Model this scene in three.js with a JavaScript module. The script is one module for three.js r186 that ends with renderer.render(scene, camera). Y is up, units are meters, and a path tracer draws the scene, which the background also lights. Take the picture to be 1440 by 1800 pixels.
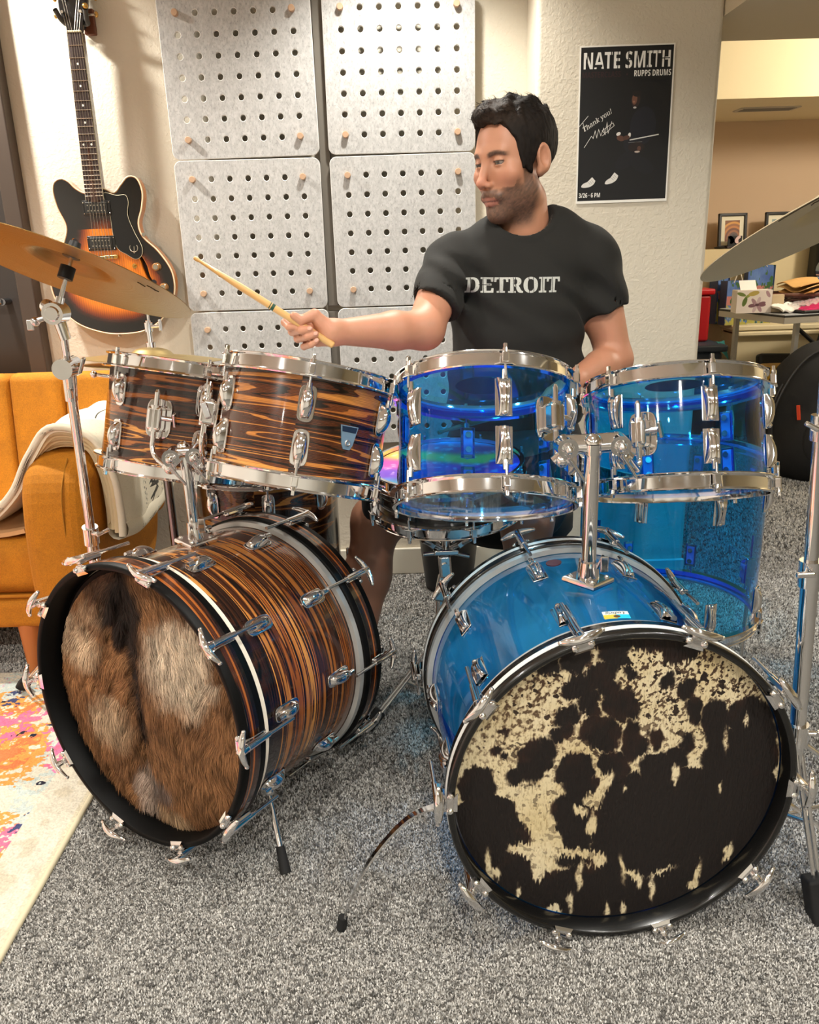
import * as THREE from 'three';
import { mergeGeometries } from 'three/addons/utils/BufferGeometryUtils.js';
import { RoundedBoxGeometry } from 'three/addons/geometries/RoundedBoxGeometry.js';
import { RectAreaLightUniformsLib } from 'three/addons/lights/RectAreaLightUniformsLib.js';

// ---------------------------------------------------------------- camera, light, exposure
const scene = new THREE.Scene();
scene.background = new THREE.Color(0x000000);
const renderer = new THREE.WebGLRenderer({ antialias: true });
renderer.toneMapping = THREE.LinearToneMapping;
renderer.toneMappingExposure = 1.04;
renderer.shadowMap.enabled = true;
RectAreaLightUniformsLib.init();
const camera = new THREE.PerspectiveCamera(64.01, 1440 / 1800, 0.05, 60);
camera.position.set(0, 1.15, 0);
camera.rotation.order = 'YXZ';
camera.rotation.set(-0.31241, 0, -0.031);
camera.updateMatrixWorld();
const CEIL = 2.2;
const WARM = new THREE.Color(1.0, 0.965, 0.885);
// recessed cans: x, z, ceiling height, candela, beam half angle
const CANS = [
  [-1.43, -2.5, CEIL, 14, 1.3, 0.35, 'over the guitar at the left end of the back wall'], [0.02, -2.42, CEIL, 7, 1.06, 0.4, 'over the felt panels close to the back wall'],
  [-1.43, -1.0, CEIL, 6, 1.3, 0.25, 'left of the drums, level with the brown bass drum'], [0.12, -0.95, CEIL, 6, 1.3, 0.25, 'straight above the two bass drums'], [1.43, -0.9, CEIL, 5.5, 1.3, 0.25, 'right of the drums, level with the blue bass drum'],
  [-1.43, 0.5, CEIL, 7, 1.3, 0.3, 'in front of the drums on the rug side'], [0.1, 0.55, CEIL, 7, 1.3, 0.3, 'in front of the drums in the middle of the room'], [1.43, 0.5, CEIL, 7, 1.3, 0.3, 'in front of the drums on the side of the far room'],
  [-1.43, 1.8, CEIL, 2.6, 1.3, 0.3, 'added unseen by the front wall on the rug side'], [0.1, 1.8, CEIL, 2.6, 1.3, 0.3, 'added unseen by the middle of the front wall'], [1.43, 1.8, CEIL, 2.6, 1.3, 0.3, 'added unseen by the front wall on the side of the far room'],  // unseen row, added to brighten the front wall that the chrome reflects
];

// ---------------------------------------------------------------- helpers
let seed = 20240326;
const rnd = () => { seed = (seed + 0x6d2b79f5) | 0; let t = Math.imul(seed ^ (seed >>> 15), 1 | seed); t = (t + Math.imul(t ^ (t >>> 7), 61 | t)) ^ t; return ((t ^ (t >>> 14)) >>> 0) / 4294967296; };
const rr = (a, b) => a + (b - a) * rnd();
const { PI, sin, cos, min, max, abs, sqrt, pow, floor, exp, hypot } = Math;
const V = (x, y, z) => new THREE.Vector3(x, y, z);
const clamp = (x, a = 0, b = 1) => min(b, max(a, x)), lerp = (a, b, t) => a + (b - a) * t;
const sstep = (a, b, x) => { const t = clamp((x - a) / (b - a)); return t * t * (3 - 2 * t); };
const h2 = (x, y) => { let n = Math.imul(x | 0, 374761393) ^ Math.imul(y | 0, 668265263); n = Math.imul(n ^ (n >>> 13), 1274126177); return ((n ^ (n >>> 16)) >>> 0) / 4294967296; };
// value noise, optionally periodic in whole cells
function vn(x, y, px = 0, py = 0) {
  const xi = floor(x), yi = floor(y), fx = x - xi, fy = y - yi, u = fx * fx * (3 - 2 * fx), v = fy * fy * (3 - 2 * fy);
  const w = (a, p) => p ? ((a % p) + p) % p : a;
  const a = h2(w(xi, px), w(yi, py)), b = h2(w(xi + 1, px), w(yi, py)), c = h2(w(xi, px), w(yi + 1, py)), d = h2(w(xi + 1, px), w(yi + 1, py));
  return lerp(lerp(a, b, u), lerp(c, d, u), v);
}
function fbm(x, y, o = 4, px = 0, py = 0) { let s = 0, a = 0.5, n = 0; for (let i = 0; i < o; i++) { s += a * vn(x + i * 17, y + i * 31, px, py); n += a; a *= 0.5; x *= 2; y *= 2; px *= 2; py *= 2; } return s / n; }
const n3 = (x, y, z) => (vn(x + z * 1.7, y - z * 0.9) + vn(y + x * 0.6 + 40, z * 1.3 - x * 0.4 + 9)) / 2;

const used = new Map();
const numbered = (n) => { const k = used.get(n) ?? 0; used.set(n, k + 1); return k ? n + '_' + String(k).padStart(3, '0') : n; };
function tag(o, label, category, group, kind) { if (label) o.userData.label = label; if (category) o.userData.category = category; if (group) o.userData.group = group; if (kind) o.userData.kind = kind; return o; }
function thing(name, label, category, p = [0, 0, 0], ry = 0, group) { const g = new THREE.Group(); g.name = numbered(name); g.position.set(...p); g.rotation.y = ry; scene.add(g); return tag(g, label, category, group); }
function clean(g) {
  g = g.index ? g.toNonIndexed() : g;
  const o = new THREE.BufferGeometry(); o.setAttribute('position', g.attributes.position);
  if (!g.attributes.normal) g.computeVertexNormals();
  o.setAttribute('normal', g.attributes.normal);
  o.setAttribute('uv', g.attributes.uv ?? new THREE.BufferAttribute(new Float32Array(g.attributes.position.count * 2), 2));
  return o;
}
const merge = (...l) => { l = l.flat(9).filter(Boolean).map(clean); return l.length === 1 ? l[0] : mergeGeometries(l); };
function obj(name, geos, m, parent = scene, label) {
  const o = new THREE.Mesh(Array.isArray(geos) ? merge(geos) : geos, m);
  o.name = parent === scene ? numbered(name) : name; o.castShadow = o.receiveShadow = true; parent.add(o); if (label) o.userData.label = label; return o;
}
function struct(name, geos, m, parent = scene) { const o = obj(name, geos, m, parent); if (parent === scene) o.userData.kind = 'structure'; return o; }
const _m = new THREE.Matrix4(), _e = new THREE.Euler(), _q = new THREE.Quaternion();
function at(g, p = [0, 0, 0], r = [0, 0, 0], s = 1) { _e.set(...r); g.applyMatrix4(_m.compose(V(...p), _q.setFromEuler(_e), typeof s === 'number' ? V(s, s, s) : V(...s))); return g; }
const v3 = (a) => a.isVector3 ? a : V(...a);
function along(g, a, b) { a = v3(a); b = v3(b); _q.setFromUnitVectors(V(0, 1, 0), b.clone().sub(a).normalize()); g.applyMatrix4(_m.compose(a, _q, V(1, 1, 1))); return g; }
function rod(a, b, r, r2 = r, seg = 12) { a = v3(a); b = v3(b); const L = a.distanceTo(b), g = new THREE.CylinderGeometry(r2, r, L, seg); g.translate(0, L / 2, 0); return along(g, a, b); }
function tube(pts, r, n = 24, rad = 8, closed = false) { return new THREE.TubeGeometry(new THREE.CatmullRomCurve3(pts.map(v3), closed, 'centripetal'), n, r, rad, closed); }
const ball = (p, r, s = 12) => new THREE.SphereGeometry(r, s, max(6, s * 2 / 3 | 0)).translate(...(p.isVector3 ? p.toArray() : p));
const box = (w, h, d, p = [0, 0, 0], r = [0, 0, 0]) => at(new THREE.BoxGeometry(w, h, d), p, r);
const rbox = (w, h, d, rad, p = [0, 0, 0], r = [0, 0, 0], seg = 2) => at(new RoundedBoxGeometry(w, h, d, seg, rad), p, r);
// a body of revolution about y with its own creases; uv in metres
function rev(prof, seg = 64, crease = 0.7, full = 2 * PI, start = 0) {
  const pos = [], nor = [], uv = [], P = prof, n = P.length - 1, sn = [];
  let len = 0; const cum = [0];
  for (let i = 0; i < n; i++) { const dx = P[i + 1][0] - P[i][0], dy = P[i + 1][1] - P[i][1], l = hypot(dx, dy) || 1e-9; sn.push([dy / l, -dx / l]); cum.push(len += l); }
  const closed = hypot(P[0][0] - P[n][0], P[0][1] - P[n][1]) < 1e-9;
  const nrm = (i, end) => { const j = end ? i + 1 : i - 1; let a = sn[i], b = sn[j < 0 ? (closed ? n - 1 : i) : j >= n ? (closed ? 0 : i) : j]; const d = a[0] * b[0] + a[1] * b[1]; if (d < cos(crease)) return a; const x = a[0] + b[0], y = a[1] + b[1], l = hypot(x, y) || 1; return [x / l, y / l]; };
  const rm = max(...P.map((p) => p[0]));
  for (let i = 0; i < n; i++) {
    const A = P[i], B = P[i + 1], na = nrm(i, false), nb = nrm(i, true);
    for (let k = 0; k < seg; k++) {
      const t0 = start + full * k / seg, t1 = start + full * (k + 1) / seg;
      const q = (p, nn, t, v) => [[sin(t) * p[0], p[1], cos(t) * p[0]], [sin(t) * nn[0], nn[1], cos(t) * nn[0]], [t * rm, v]];
      const a = q(A, na, t0, cum[i]), b = q(A, na, t1, cum[i]), c = q(B, nb, t1, cum[i + 1]), d = q(B, nb, t0, cum[i + 1]);
      for (const w of [a, b, c, a, c, d]) { pos.push(...w[0]); nor.push(...w[1]); uv.push(...w[2]); }
    }
  }
  const g = new THREE.BufferGeometry(); g.setAttribute('position', new THREE.Float32BufferAttribute(pos, 3)); g.setAttribute('normal', new THREE.Float32BufferAttribute(nor, 3)); g.setAttribute('uv', new THREE.Float32BufferAttribute(uv, 2)); return g;
}
// a grid surface from a function of (u, v); closed strips allowed
function sheet(f, nu, nv) {
  const pos = [], uv = [], idx = [];
  for (let j = 0; j <= nv; j++) for (let i = 0; i <= nu; i++) { pos.push(...f(i / nu, j / nv)); uv.push(i / nu, j / nv); }
  for (let j = 0; j < nv; j++) for (let i = 0; i < nu; i++) { const a = j * (nu + 1) + i; idx.push(a, a + 1, a + nu + 2, a, a + nu + 2, a + nu + 1); }
  const g = new THREE.BufferGeometry(); g.setAttribute('position', new THREE.Float32BufferAttribute(pos, 3)); g.setAttribute('uv', new THREE.Float32BufferAttribute(uv, 2)); g.setIndex(idx); g.computeVertexNormals(); return g;
}
// a sheet given thickness: front, back and rim
function slab(f, nu, nv, t) {
  const g = sheet(f, nu, nv), p = g.attributes.position, n = g.attributes.normal, b = g.clone(), q = b.attributes.position, idx = [...g.index.array].reverse();
  for (let i = 0; i < p.count; i++) q.setXYZ(i, p.getX(i) - n.getX(i) * t, p.getY(i) - n.getY(i) * t, p.getZ(i) - n.getZ(i) * t);
  b.setIndex(idx); b.computeVertexNormals();
  const ring = []; for (let i = 0; i <= nu; i++) ring.push(i); for (let j = 1; j <= nv; j++) ring.push(j * (nu + 1) + nu); for (let i = nu - 1; i >= 0; i--) ring.push(nv * (nu + 1) + i); for (let j = nv - 1; j >= 0; j--) ring.push(j * (nu + 1));
  const ps = []; for (let k = 0; k < ring.length - 1; k++) { const a = ring[k], c = ring[k + 1]; const A = V().fromBufferAttribute(p, a), B = V().fromBufferAttribute(p, c), C = V().fromBufferAttribute(q, c), D = V().fromBufferAttribute(q, a); for (const w of [A, D, C, A, C, B]) ps.push(w.x, w.y, w.z); }
  const r = new THREE.BufferGeometry(); r.setAttribute('position', new THREE.Float32BufferAttribute(ps, 3)); r.computeVertexNormals();
  return merge(g, b, r);
}
const shapeOf = (pts, spline) => spline ? new THREE.Shape(new THREE.CatmullRomCurve3(pts.map((p) => V(p[0], p[1], 0)), true, 'centripetal').getPoints(spline).slice(0, -1).map((p) => new THREE.Vector2(p.x, p.y))) : new THREE.Shape(pts.map((p) => new THREE.Vector2(...p)));
const ext = (shape, depth, bevel = 0, seg = 2, curve = 8) => new THREE.ExtrudeGeometry(shape, { depth: depth - 2 * bevel, bevelEnabled: bevel > 0, bevelThickness: bevel, bevelSize: bevel, bevelOffset: -bevel, bevelSegments: seg, curveSegments: curve }).translate(0, 0, bevel);
function rrect(w, h, r) { const s = new THREE.Shape(), x = -w / 2, y = -h / 2; s.moveTo(x + r, y); s.lineTo(x + w - r, y); s.absarc(x + w - r, y + r, r, -PI / 2, 0); s.lineTo(x + w, y + h - r); s.absarc(x + w - r, y + h - r, r, 0, PI / 2); s.lineTo(x + r, y + h); s.absarc(x + r, y + h - r, r, PI / 2, PI); s.lineTo(x, y + r); s.absarc(x + r, y + r, r, PI, 1.5 * PI); return s; }
// surface nets over a signed distance function
function nets(f, lo, hi, h, colour) {
  const n = [0, 1, 2].map((i) => Math.ceil((hi[i] - lo[i]) / h) + 1), [nx, ny, nz] = n, F = new Float32Array(nx * ny * nz), id = new Int32Array(nx * ny * nz).fill(-1), pos = [];
  let k = 0;
  for (let z = 0; z < nz; z++) for (let y = 0; y < ny; y++) for (let x = 0; x < nx; x++) F[k++] = f(lo[0] + x * h, lo[1] + y * h, lo[2] + z * h);
  const I = (x, y, z) => x + nx * (y + ny * z);
  for (let z = 0; z < nz - 1; z++) for (let y = 0; y < ny - 1; y++) for (let x = 0; x < nx - 1; x++) {
    let m = 0; const c = []; for (let i = 0; i < 8; i++) { const v = F[I(x + (i & 1), y + ((i >> 1) & 1), z + (i >> 2))]; c.push(v); if (v < 0) m |= 1 << i; }
    if (m === 0 || m === 255) continue;
    let sx = 0, sy = 0, sz = 0, e = 0;
    for (let a = 0; a < 8; a++) for (let ax = 0; ax < 3; ax++) { const b = a | (1 << ax); if (b === a || (c[a] < 0) === (c[b] < 0)) continue; const t = c[a] / (c[a] - c[b]); sx += (a & 1) + (ax === 0 ? t : 0); sy += ((a >> 1) & 1) + (ax === 1 ? t : 0); sz += (a >> 2) + (ax === 2 ? t : 0); e++; }
    id[I(x, y, z)] = pos.length / 3; pos.push(lo[0] + (x + sx / e) * h, lo[1] + (y + sy / e) * h, lo[2] + (z + sz / e) * h);
  }
  const idx = [], quad = (a, b, c, d, flip) => { if (a < 0 || b < 0 || c < 0 || d < 0) return; flip ? idx.push(a, c, b, a, d, c) : idx.push(a, b, c, a, c, d); };
  for (let z = 1; z < nz - 1; z++) for (let y = 1; y < ny - 1; y++) for (let x = 1; x < nx - 1; x++) {
    const v = F[I(x, y, z)] < 0;
    if (v !== F[I(x + 1, y, z)] < 0) quad(id[I(x, y, z)], id[I(x, y - 1, z)], id[I(x, y - 1, z - 1)], id[I(x, y, z - 1)], v);
    if (v !== F[I(x, y + 1, z)] < 0) quad(id[I(x, y, z)], id[I(x, y, z - 1)], id[I(x - 1, y, z - 1)], id[I(x - 1, y, z)], v);
    if (v !== F[I(x, y, z + 1)] < 0) quad(id[I(x, y, z)], id[I(x - 1, y, z)], id[I(x - 1, y - 1, z)], id[I(x, y - 1, z)], v);
  }
  // smooth the raw net a little, then take normals from its faces
  const P = Float32Array.from(pos), g = new THREE.BufferGeometry(); g.setAttribute('position', new THREE.BufferAttribute(P, 3)); g.setIndex(idx); g.computeVertexNormals();
  // outward check: the winding above depends on the sign; flip when it points inwards
  let s = 0; const N = g.attributes.normal.array; for (let i = 0; i < P.length; i += 3 * 97) { const e = h * 0.5; s += f(P[i] + N[i] * e, P[i + 1] + N[i + 1] * e, P[i + 2] + N[i + 2] * e) - f(P[i] - N[i] * e, P[i + 1] - N[i + 1] * e, P[i + 2] - N[i + 2] * e); }
  if (s < 0) { const a = g.index.array; for (let i = 0; i < a.length; i += 3) { const t = a[i]; a[i] = a[i + 1]; a[i + 1] = t; } g.computeVertexNormals(); }
  g.setAttribute('uv', new THREE.BufferAttribute(new Float32Array(P.length / 3 * 2), 2));
  if (colour) { const C = new Float32Array(P.length); for (let i = 0; i < P.length; i += 3) { const c = colour(P[i], P[i + 1], P[i + 2]); C[i] = c[0]; C[i + 1] = c[1]; C[i + 2] = c[2]; } g.setAttribute('color', new THREE.BufferAttribute(C, 3)); }
  return g;
}
const smin = (a, b, k) => { const h = max(k - abs(a - b), 0) / k; return min(a, b) - h * h * k * 0.25; };
const cap = (a, b, ra, rb) => { const dx = b[0] - a[0], dy = b[1] - a[1], dz = b[2] - a[2], L = dx * dx + dy * dy + dz * dz; return (x, y, z) => { const px = x - a[0], py = y - a[1], pz = z - a[2], t = clamp((px * dx + py * dy + pz * dz) / L); return hypot(px - dx * t, py - dy * t, pz - dz * t) - lerp(ra, rb, t); }; };
const ell = (c, r) => (x, y, z) => { const a = (x - c[0]) / r[0], b = (y - c[1]) / r[1], d = (z - c[2]) / r[2], k0 = hypot(a, b, d), k1 = hypot(a / r[0], b / r[1], d / r[2]); return k1 < 1e-9 ? -min(...r) : k0 * (k0 - 1) / k1; };
// ---- textures
function dataTex(w, h, fn, srgb = true, rep = [1, 1]) {
  const d = new Uint8Array(w * h * 4); for (let y = 0; y < h; y++) for (let x = 0; x < w; x++) { const c = fn(x / w, y / h), o = (y * w + x) * 4; if (typeof c === 'number') d[o] = d[o + 1] = d[o + 2] = clamp(c) * 255; else { d[o] = clamp(c[0]) * 255; d[o + 1] = clamp(c[1]) * 255; d[o + 2] = clamp(c[2]) * 255; } d[o + 3] = 255; }
  const t = new THREE.DataTexture(d, w, h); t.magFilter = THREE.LinearFilter; t.minFilter = THREE.LinearMipmapLinearFilter; t.wrapS = t.wrapT = THREE.RepeatWrapping; if (srgb) t.colorSpace = THREE.SRGBColorSpace; t.repeat.set(...rep); t.needsUpdate = true; return t;
}
function canvasTex(w, h, draw) { const c = document.createElement('canvas'); c.width = w; c.height = h; draw(c.getContext('2d'), w, h); const t = new THREE.CanvasTexture(c); t.colorSpace = THREE.SRGBColorSpace; return t; }
const std = (color, roughness = 0.6, o = {}) => new THREE.MeshStandardMaterial({ color, roughness, metalness: 0, side: THREE.DoubleSide, ...o });
const phy = (color, roughness, o = {}) => new THREE.MeshPhysicalMaterial({ color, roughness, metalness: 0, side: THREE.DoubleSide, ...o });
const mix3 = (a, b, t) => [lerp(a[0], b[0], t), lerp(a[1], b[1], t), lerp(a[2], b[2], t)];

// ---- shared materials
const chrome = std(0xf3f3f4, 0.07, { metalness: 1 });
const chromeSoft = std(0xdedfe1, 0.18, { metalness: 1 });
const darkChrome = std(0x8d8f94, 0.16, { metalness: 1 });
const black = std(0x0c0c0d, 0.5), blackGloss = phy(0x0a0a0a, 0.25, { clearcoat: 0.6, clearcoatRoughness: 0.1 }), rubber = std(0x141415, 0.8);
// ---------------------------------------------------------------- the room
const plasterBump = dataTex(1024, 1024, (u, v) => { // knockdown texture: flattened worm-like ridges
  const a = fbm(u * 84, v * 84, 4, 84, 84), b = fbm(u * 170 + 5, v * 170, 2, 170, 170), e = abs(a - 0.52);
  return sstep(0.06, 0.0, e) * 0.4 + sstep(0.48, 0.62, a) * 0.3 + sstep(0.4, 0.75, b) * 0.4 + vn(u * 330, v * 330, 330, 330) * 0.08;
}, false);
const wallM = std(0xd6cdbb, 0.75, { bumpMap: plasterBump, bumpScale: 0.0007 });
const wallSmooth = std(0xd9cba8, 0.8), whiteTrim = std(0xd8d2c2, 0.5), ceilM = std(0xcdbfa4, 0.9);
const uvM = (g, s = 1) => { // metre uv from position by dominant normal
  const p = g.attributes.position, n = g.attributes.normal, uv = new Float32Array(p.count * 2);
  for (let i = 0; i < p.count; i++) { const ax = abs(n.getX(i)), ay = abs(n.getY(i)), az = abs(n.getZ(i)); uv[2 * i] = (ax > ay && ax > az ? p.getZ(i) : p.getX(i)) * s; uv[2 * i + 1] = (ay > ax && ay > az ? p.getZ(i) : p.getY(i)) * s; }
  g.setAttribute('uv', new THREE.BufferAttribute(uv, 2)); return g;
};
const slabBox = (x0, x1, y0, y1, z0, z1) => uvM(clean(box(x1 - x0, y1 - y0, z1 - z0, [(x0 + x1) / 2, (y0 + y1) / 2, (z0 + z1) / 2])));
const carpetTex = dataTex(1024, 1024, (u, v) => { const n = fbm(u * 150, v * 150, 2, 150, 150), m = vn(u * 420, v * 420, 420, 420); const g = 0.42 + 0.3 * sstep(0.25, 0.75, n) + 0.2 * (m - 0.5); return [g * 1.0, g * 0.99, g * 0.97]; });
const carpetM = std(0xb4b0aa, 0.98, { map: carpetTex, bumpMap: carpetTex, bumpScale: 0.004 });
const floor_ = struct('floor', slabBox(-2.6, 4.4, -0.2, 0, -5.6, 2.6), carpetM);
struct('ceiling', [slabBox(-2.6, 4.4, CEIL, CEIL + 0.2, -4.46, 2.6)], std(0xe0dbd0, 0.9));
const wallPale = std(0xdcd8ce, 0.8);
struct('wall_back', slabBox(-2.6, 0.94, 0, CEIL, -3.03, -2.83), wallM);
{ // the projecting bay that carries the poster, with a rounded corner bead
  const s = new THREE.Shape(); s.moveTo(0.405, 2.83); s.lineTo(0.405, 2.655); s.absarc(0.42, 2.655, 0.015, PI, 1.5 * PI); s.lineTo(0.925, 2.64); s.absarc(0.925, 2.655, 0.015, -PI / 2, 0); s.lineTo(0.94, 2.83); s.closePath();
  const g = new THREE.ExtrudeGeometry(s, { depth: CEIL, bevelEnabled: false, curveSegments: 6 }); g.rotateX(-PI / 2); // x, z = -y, height = depth
  struct('wall_bay', uvM(clean(g)), wallM);
}
struct('wall_between', slabBox(0.74, 0.94, 0, CEIL, -5.5, -2.83), wallM);
struct('wall_left', slabBox(-2.6, -2.4, 0, CEIL, -2.83, 2.6), wallPale);
struct('wall_front', slabBox(-2.4, 4.4, 0, CEIL, 2.4, 2.6), wallPale);
struct('wall_right', slabBox(4.2, 4.4, 0, CEIL, -5.5, 2.4), wallSmooth);
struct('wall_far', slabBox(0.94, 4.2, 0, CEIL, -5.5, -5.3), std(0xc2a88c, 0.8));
struct('soffit', slabBox(0.94, 4.2, 1.75, CEIL, -2.96, -1.9), ceilM);
{ // the lowered ceiling over the alcove: lit face towards the room, flat underside
  struct('ceiling_alcove', slabBox(0.94, 4.2, 1.8, CEIL + 0.2, -5.5, -4.46), std(0xe2d3ae, 0.8));
}
struct('trim_ledge', [slabBox(0.94, 4.2, 0.0, 1.085, -5.3, -5.08)], std(0xd8c69c, 0.8));
struct('wall_bench', [slabBox(1.94, 4.2, 0, 0.62, -5.08, -4.86)], std(0xcfc09a, 0.8));
struct('trim_bench', [rbox(2.3, 0.03, 0.25, 0.008, [3.07, 0.645, -4.955]), rbox(2.28, 0.028, 0.24, 0.01, [3.08, 0.612, -4.945])], std(0xdccda8, 0.6));
struct('baseboard_back', [rbox(2.8, 0.1, 0.014, 0.004, [-0.995, 0.05, -2.823])], whiteTrim);
struct('baseboard_bay', [rbox(0.54, 0.1, 0.014, 0.004, [0.672, 0.05, -2.633])], whiteTrim);
{ // dark door in its frame at the left end of the back wall
  const d = new THREE.Group(); d.name = 'door_1'; d.userData.kind = 'structure'; d.position.set(-1.62, 0, -2.83); scene.add(d);
  const bronze = std(0x4b4038, 0.45, { metalness: 0.3 }), leafM = std(0x2c2622, 0.5);
  obj('door_frame', [rbox(0.055, 2.05, 0.06, 0.006, [0.392, 1.025, 0.03]), rbox(0.055, 2.05, 0.06, 0.006, [-0.392, 1.025, 0.03]), rbox(0.84, 0.055, 0.06, 0.006, [0, 2.04, 0.03])], bronze, d);
  obj('door_leaf', [rbox(0.728, 2.01, 0.03, 0.004, [0, 1.005, 0.017])], leafM, d);
  obj('door_handle', [rod([0.32, 1.02, 0.03], [0.32, 1.02, 0.08], 0.011), rod([0.32, 1.02, 0.08], [0.21, 1.02, 0.08], 0.009)], darkChrome, d);
}
// carpet pile: tufts that lean this way and that; near ones finer
{
  const tuft = new THREE.BufferGeometry(), P = [], I = [];
  for (let b = 0; b < 3; b++) { const a = b * 2.1, dx = cos(a), dz = sin(a), w = 0.24, o = P.length / 3; P.push(dx * 0.1 - dz * w, 0, dz * 0.1 + dx * w, dx * 0.1 + dz * w, 0, dz * 0.1 - dx * w, dx * 0.42 - dz * w * 0.8, 0.66, dz * 0.42 + dx * w * 0.8, dx * 0.42 + dz * w * 0.8, 0.66, dz * 0.42 - dx * w * 0.8, dx * 0.62, 1, dz * 0.62); I.push(o, o + 1, o + 3, o, o + 3, o + 2, o + 2, o + 3, o + 4); }
  tuft.setAttribute('position', new THREE.Float32BufferAttribute(P, 3)); tuft.setIndex(I); tuft.computeVertexNormals();
  const spots = [];
  const fill = (x0, x1, z0, z1, s) => { for (let z = z0; z < z1; z += s) for (let x = x0; x < x1; x += s) { const X = x + rr(-s, s) * 0.6, Z = z + rr(-s, s) * 0.6; if (X < -0.74 && Z > -2.1 && Z < 1) continue; if (X < 0.94 && Z < -2.8) continue; if (Z < -0.9 && abs(X) > -Z * 0.62 + 0.42) continue; spots.push([X, Z, s]); } };
  fill(-0.8, 0.85, -1.45, -0.72, 0.0042); fill(-1.2, 1.2, -2.1, -1.45, 0.0052); fill(-1.4, 1.6, -2.82, -2.1, 0.0058); fill(0.9, 2.7, -4.8, -2.82, 0.0095);
  const pileM = std(0xffffff, 0.95), im = new THREE.InstancedMesh(tuft, pileM, spots.length), q = new THREE.Quaternion(), e = new THREE.Euler(), c = new THREE.Color(), m = new THREE.Matrix4();
  spots.forEach(([x, z, s], i) => {
    const lean = 0.1 + 0.7 * fbm(x * 3.1 + 8, z * 3.1, 3), dir = fbm(x * 1.6, z * 1.6 + 30, 3) * 9;
    e.set(sin(dir) * lean * 0.8 + rr(-0.45, 0.45), rr(0, 6.3), cos(dir) * lean * 0.8 + rr(-0.35, 0.35)); q.setFromEuler(e);
    const k = s * rr(1.1, 1.7); m.compose(V(x, -0.001, z), q, V(k, s * rr(0.9, 1.5), k)); im.setMatrixAt(i, m);
    const fleck = rnd(), g = fleck < 0.18 ? rr(0.12, 0.22) : fleck < 0.62 ? rr(0.38, 0.54) : rr(0.56, 0.76); c.setRGB(g, g * 0.97, g * 0.92); im.setColorAt(i, c);
  });
  im.name = 'carpet_pile'; im.userData.kind = 'stuff'; im.userData.label = 'short flecked grey carpet pile'; im.receiveShadow = true; floor_.add(im);
  console.log('tufts', spots.length);
}
// recessed ceiling lights
CANS.forEach(([x, z, y, cd, angle, soft, where], i) => {
  const t = thing('ceiling_light', 'recessed round ceiling downlight ' + where, 'ceiling light', [x, y, z], 0, 'recessed downlights');
  obj('trim_ring', rev([[0.052, -0.002], [0.085, -0.004], [0.09, 0], [0.05, 0], [0.052, -0.002]], 32), std(0xeeeeee, 0.5), t);
  obj('lamp_face', rev([[0.0, -0.0015], [0.052, -0.0015]], 32), std(0x000000, 1, { emissive: WARM, emissiveIntensity: 40 }), t);
  const s = new THREE.SpotLight(WARM, cd, 0, angle, soft, 2); s.position.set(0, -0.012, 0); s.target.position.set(0, -1, 0); s.castShadow = true; s.shadow.radius = 2.4; t.add(s, s.target);
});
{ // unseen globe lamp, added to light the face of the alcove ceiling evenly
  const t = thing('added_globe_light', 'added white globe ceiling lamp, out of view in the room beyond the bay', 'ceiling light', [2.75, CEIL, -3.65]);
  obj('canopy', rev([[0, 0], [0.06, 0], [0.055, -0.02], [0.014, -0.03], [0.012, -0.13], [0, -0.13]].reverse(), 32), std(0xd8d4ca, 0.4), t);
  obj('globe', ball([0, -0.22, 0], 0.1, 32), std(0xfff4e0, 0.6, { emissive: new THREE.Color(1, 0.92, 0.78), emissiveIntensity: 12 }), t);
  const p = new THREE.PointLight(new THREE.Color(1, 0.91, 0.77), 4.8, 0, 2); p.position.set(0, -0.22, 0); p.castShadow = true; p.shadow.radius = 4.5; t.add(p);
}
// air vent in the lowered ceiling
{
  const t = thing('ceiling_vent', 'small rectangular vent grille in the lowered ceiling beyond the wall', 'vent', [1.98, 1.798, -4.82]);
  obj('vent_frame', [box(0.3, 0.006, 0.02, [0, 0, 0.06]), box(0.3, 0.006, 0.02, [0, 0, -0.06]), box(0.02, 0.006, 0.12, [0.15, 0, 0]), box(0.02, 0.006, 0.12, [-0.15, 0, 0])], std(0xb9b0a0, 0.6), t);
  for (let i = 0; i < 5; i++) obj('slat', box(0.28, 0.003, 0.012, [0, -0.001, -0.044 + i * 0.022], [0.5, 0, 0]), std(0x8a8174, 0.6), t);
}
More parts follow.
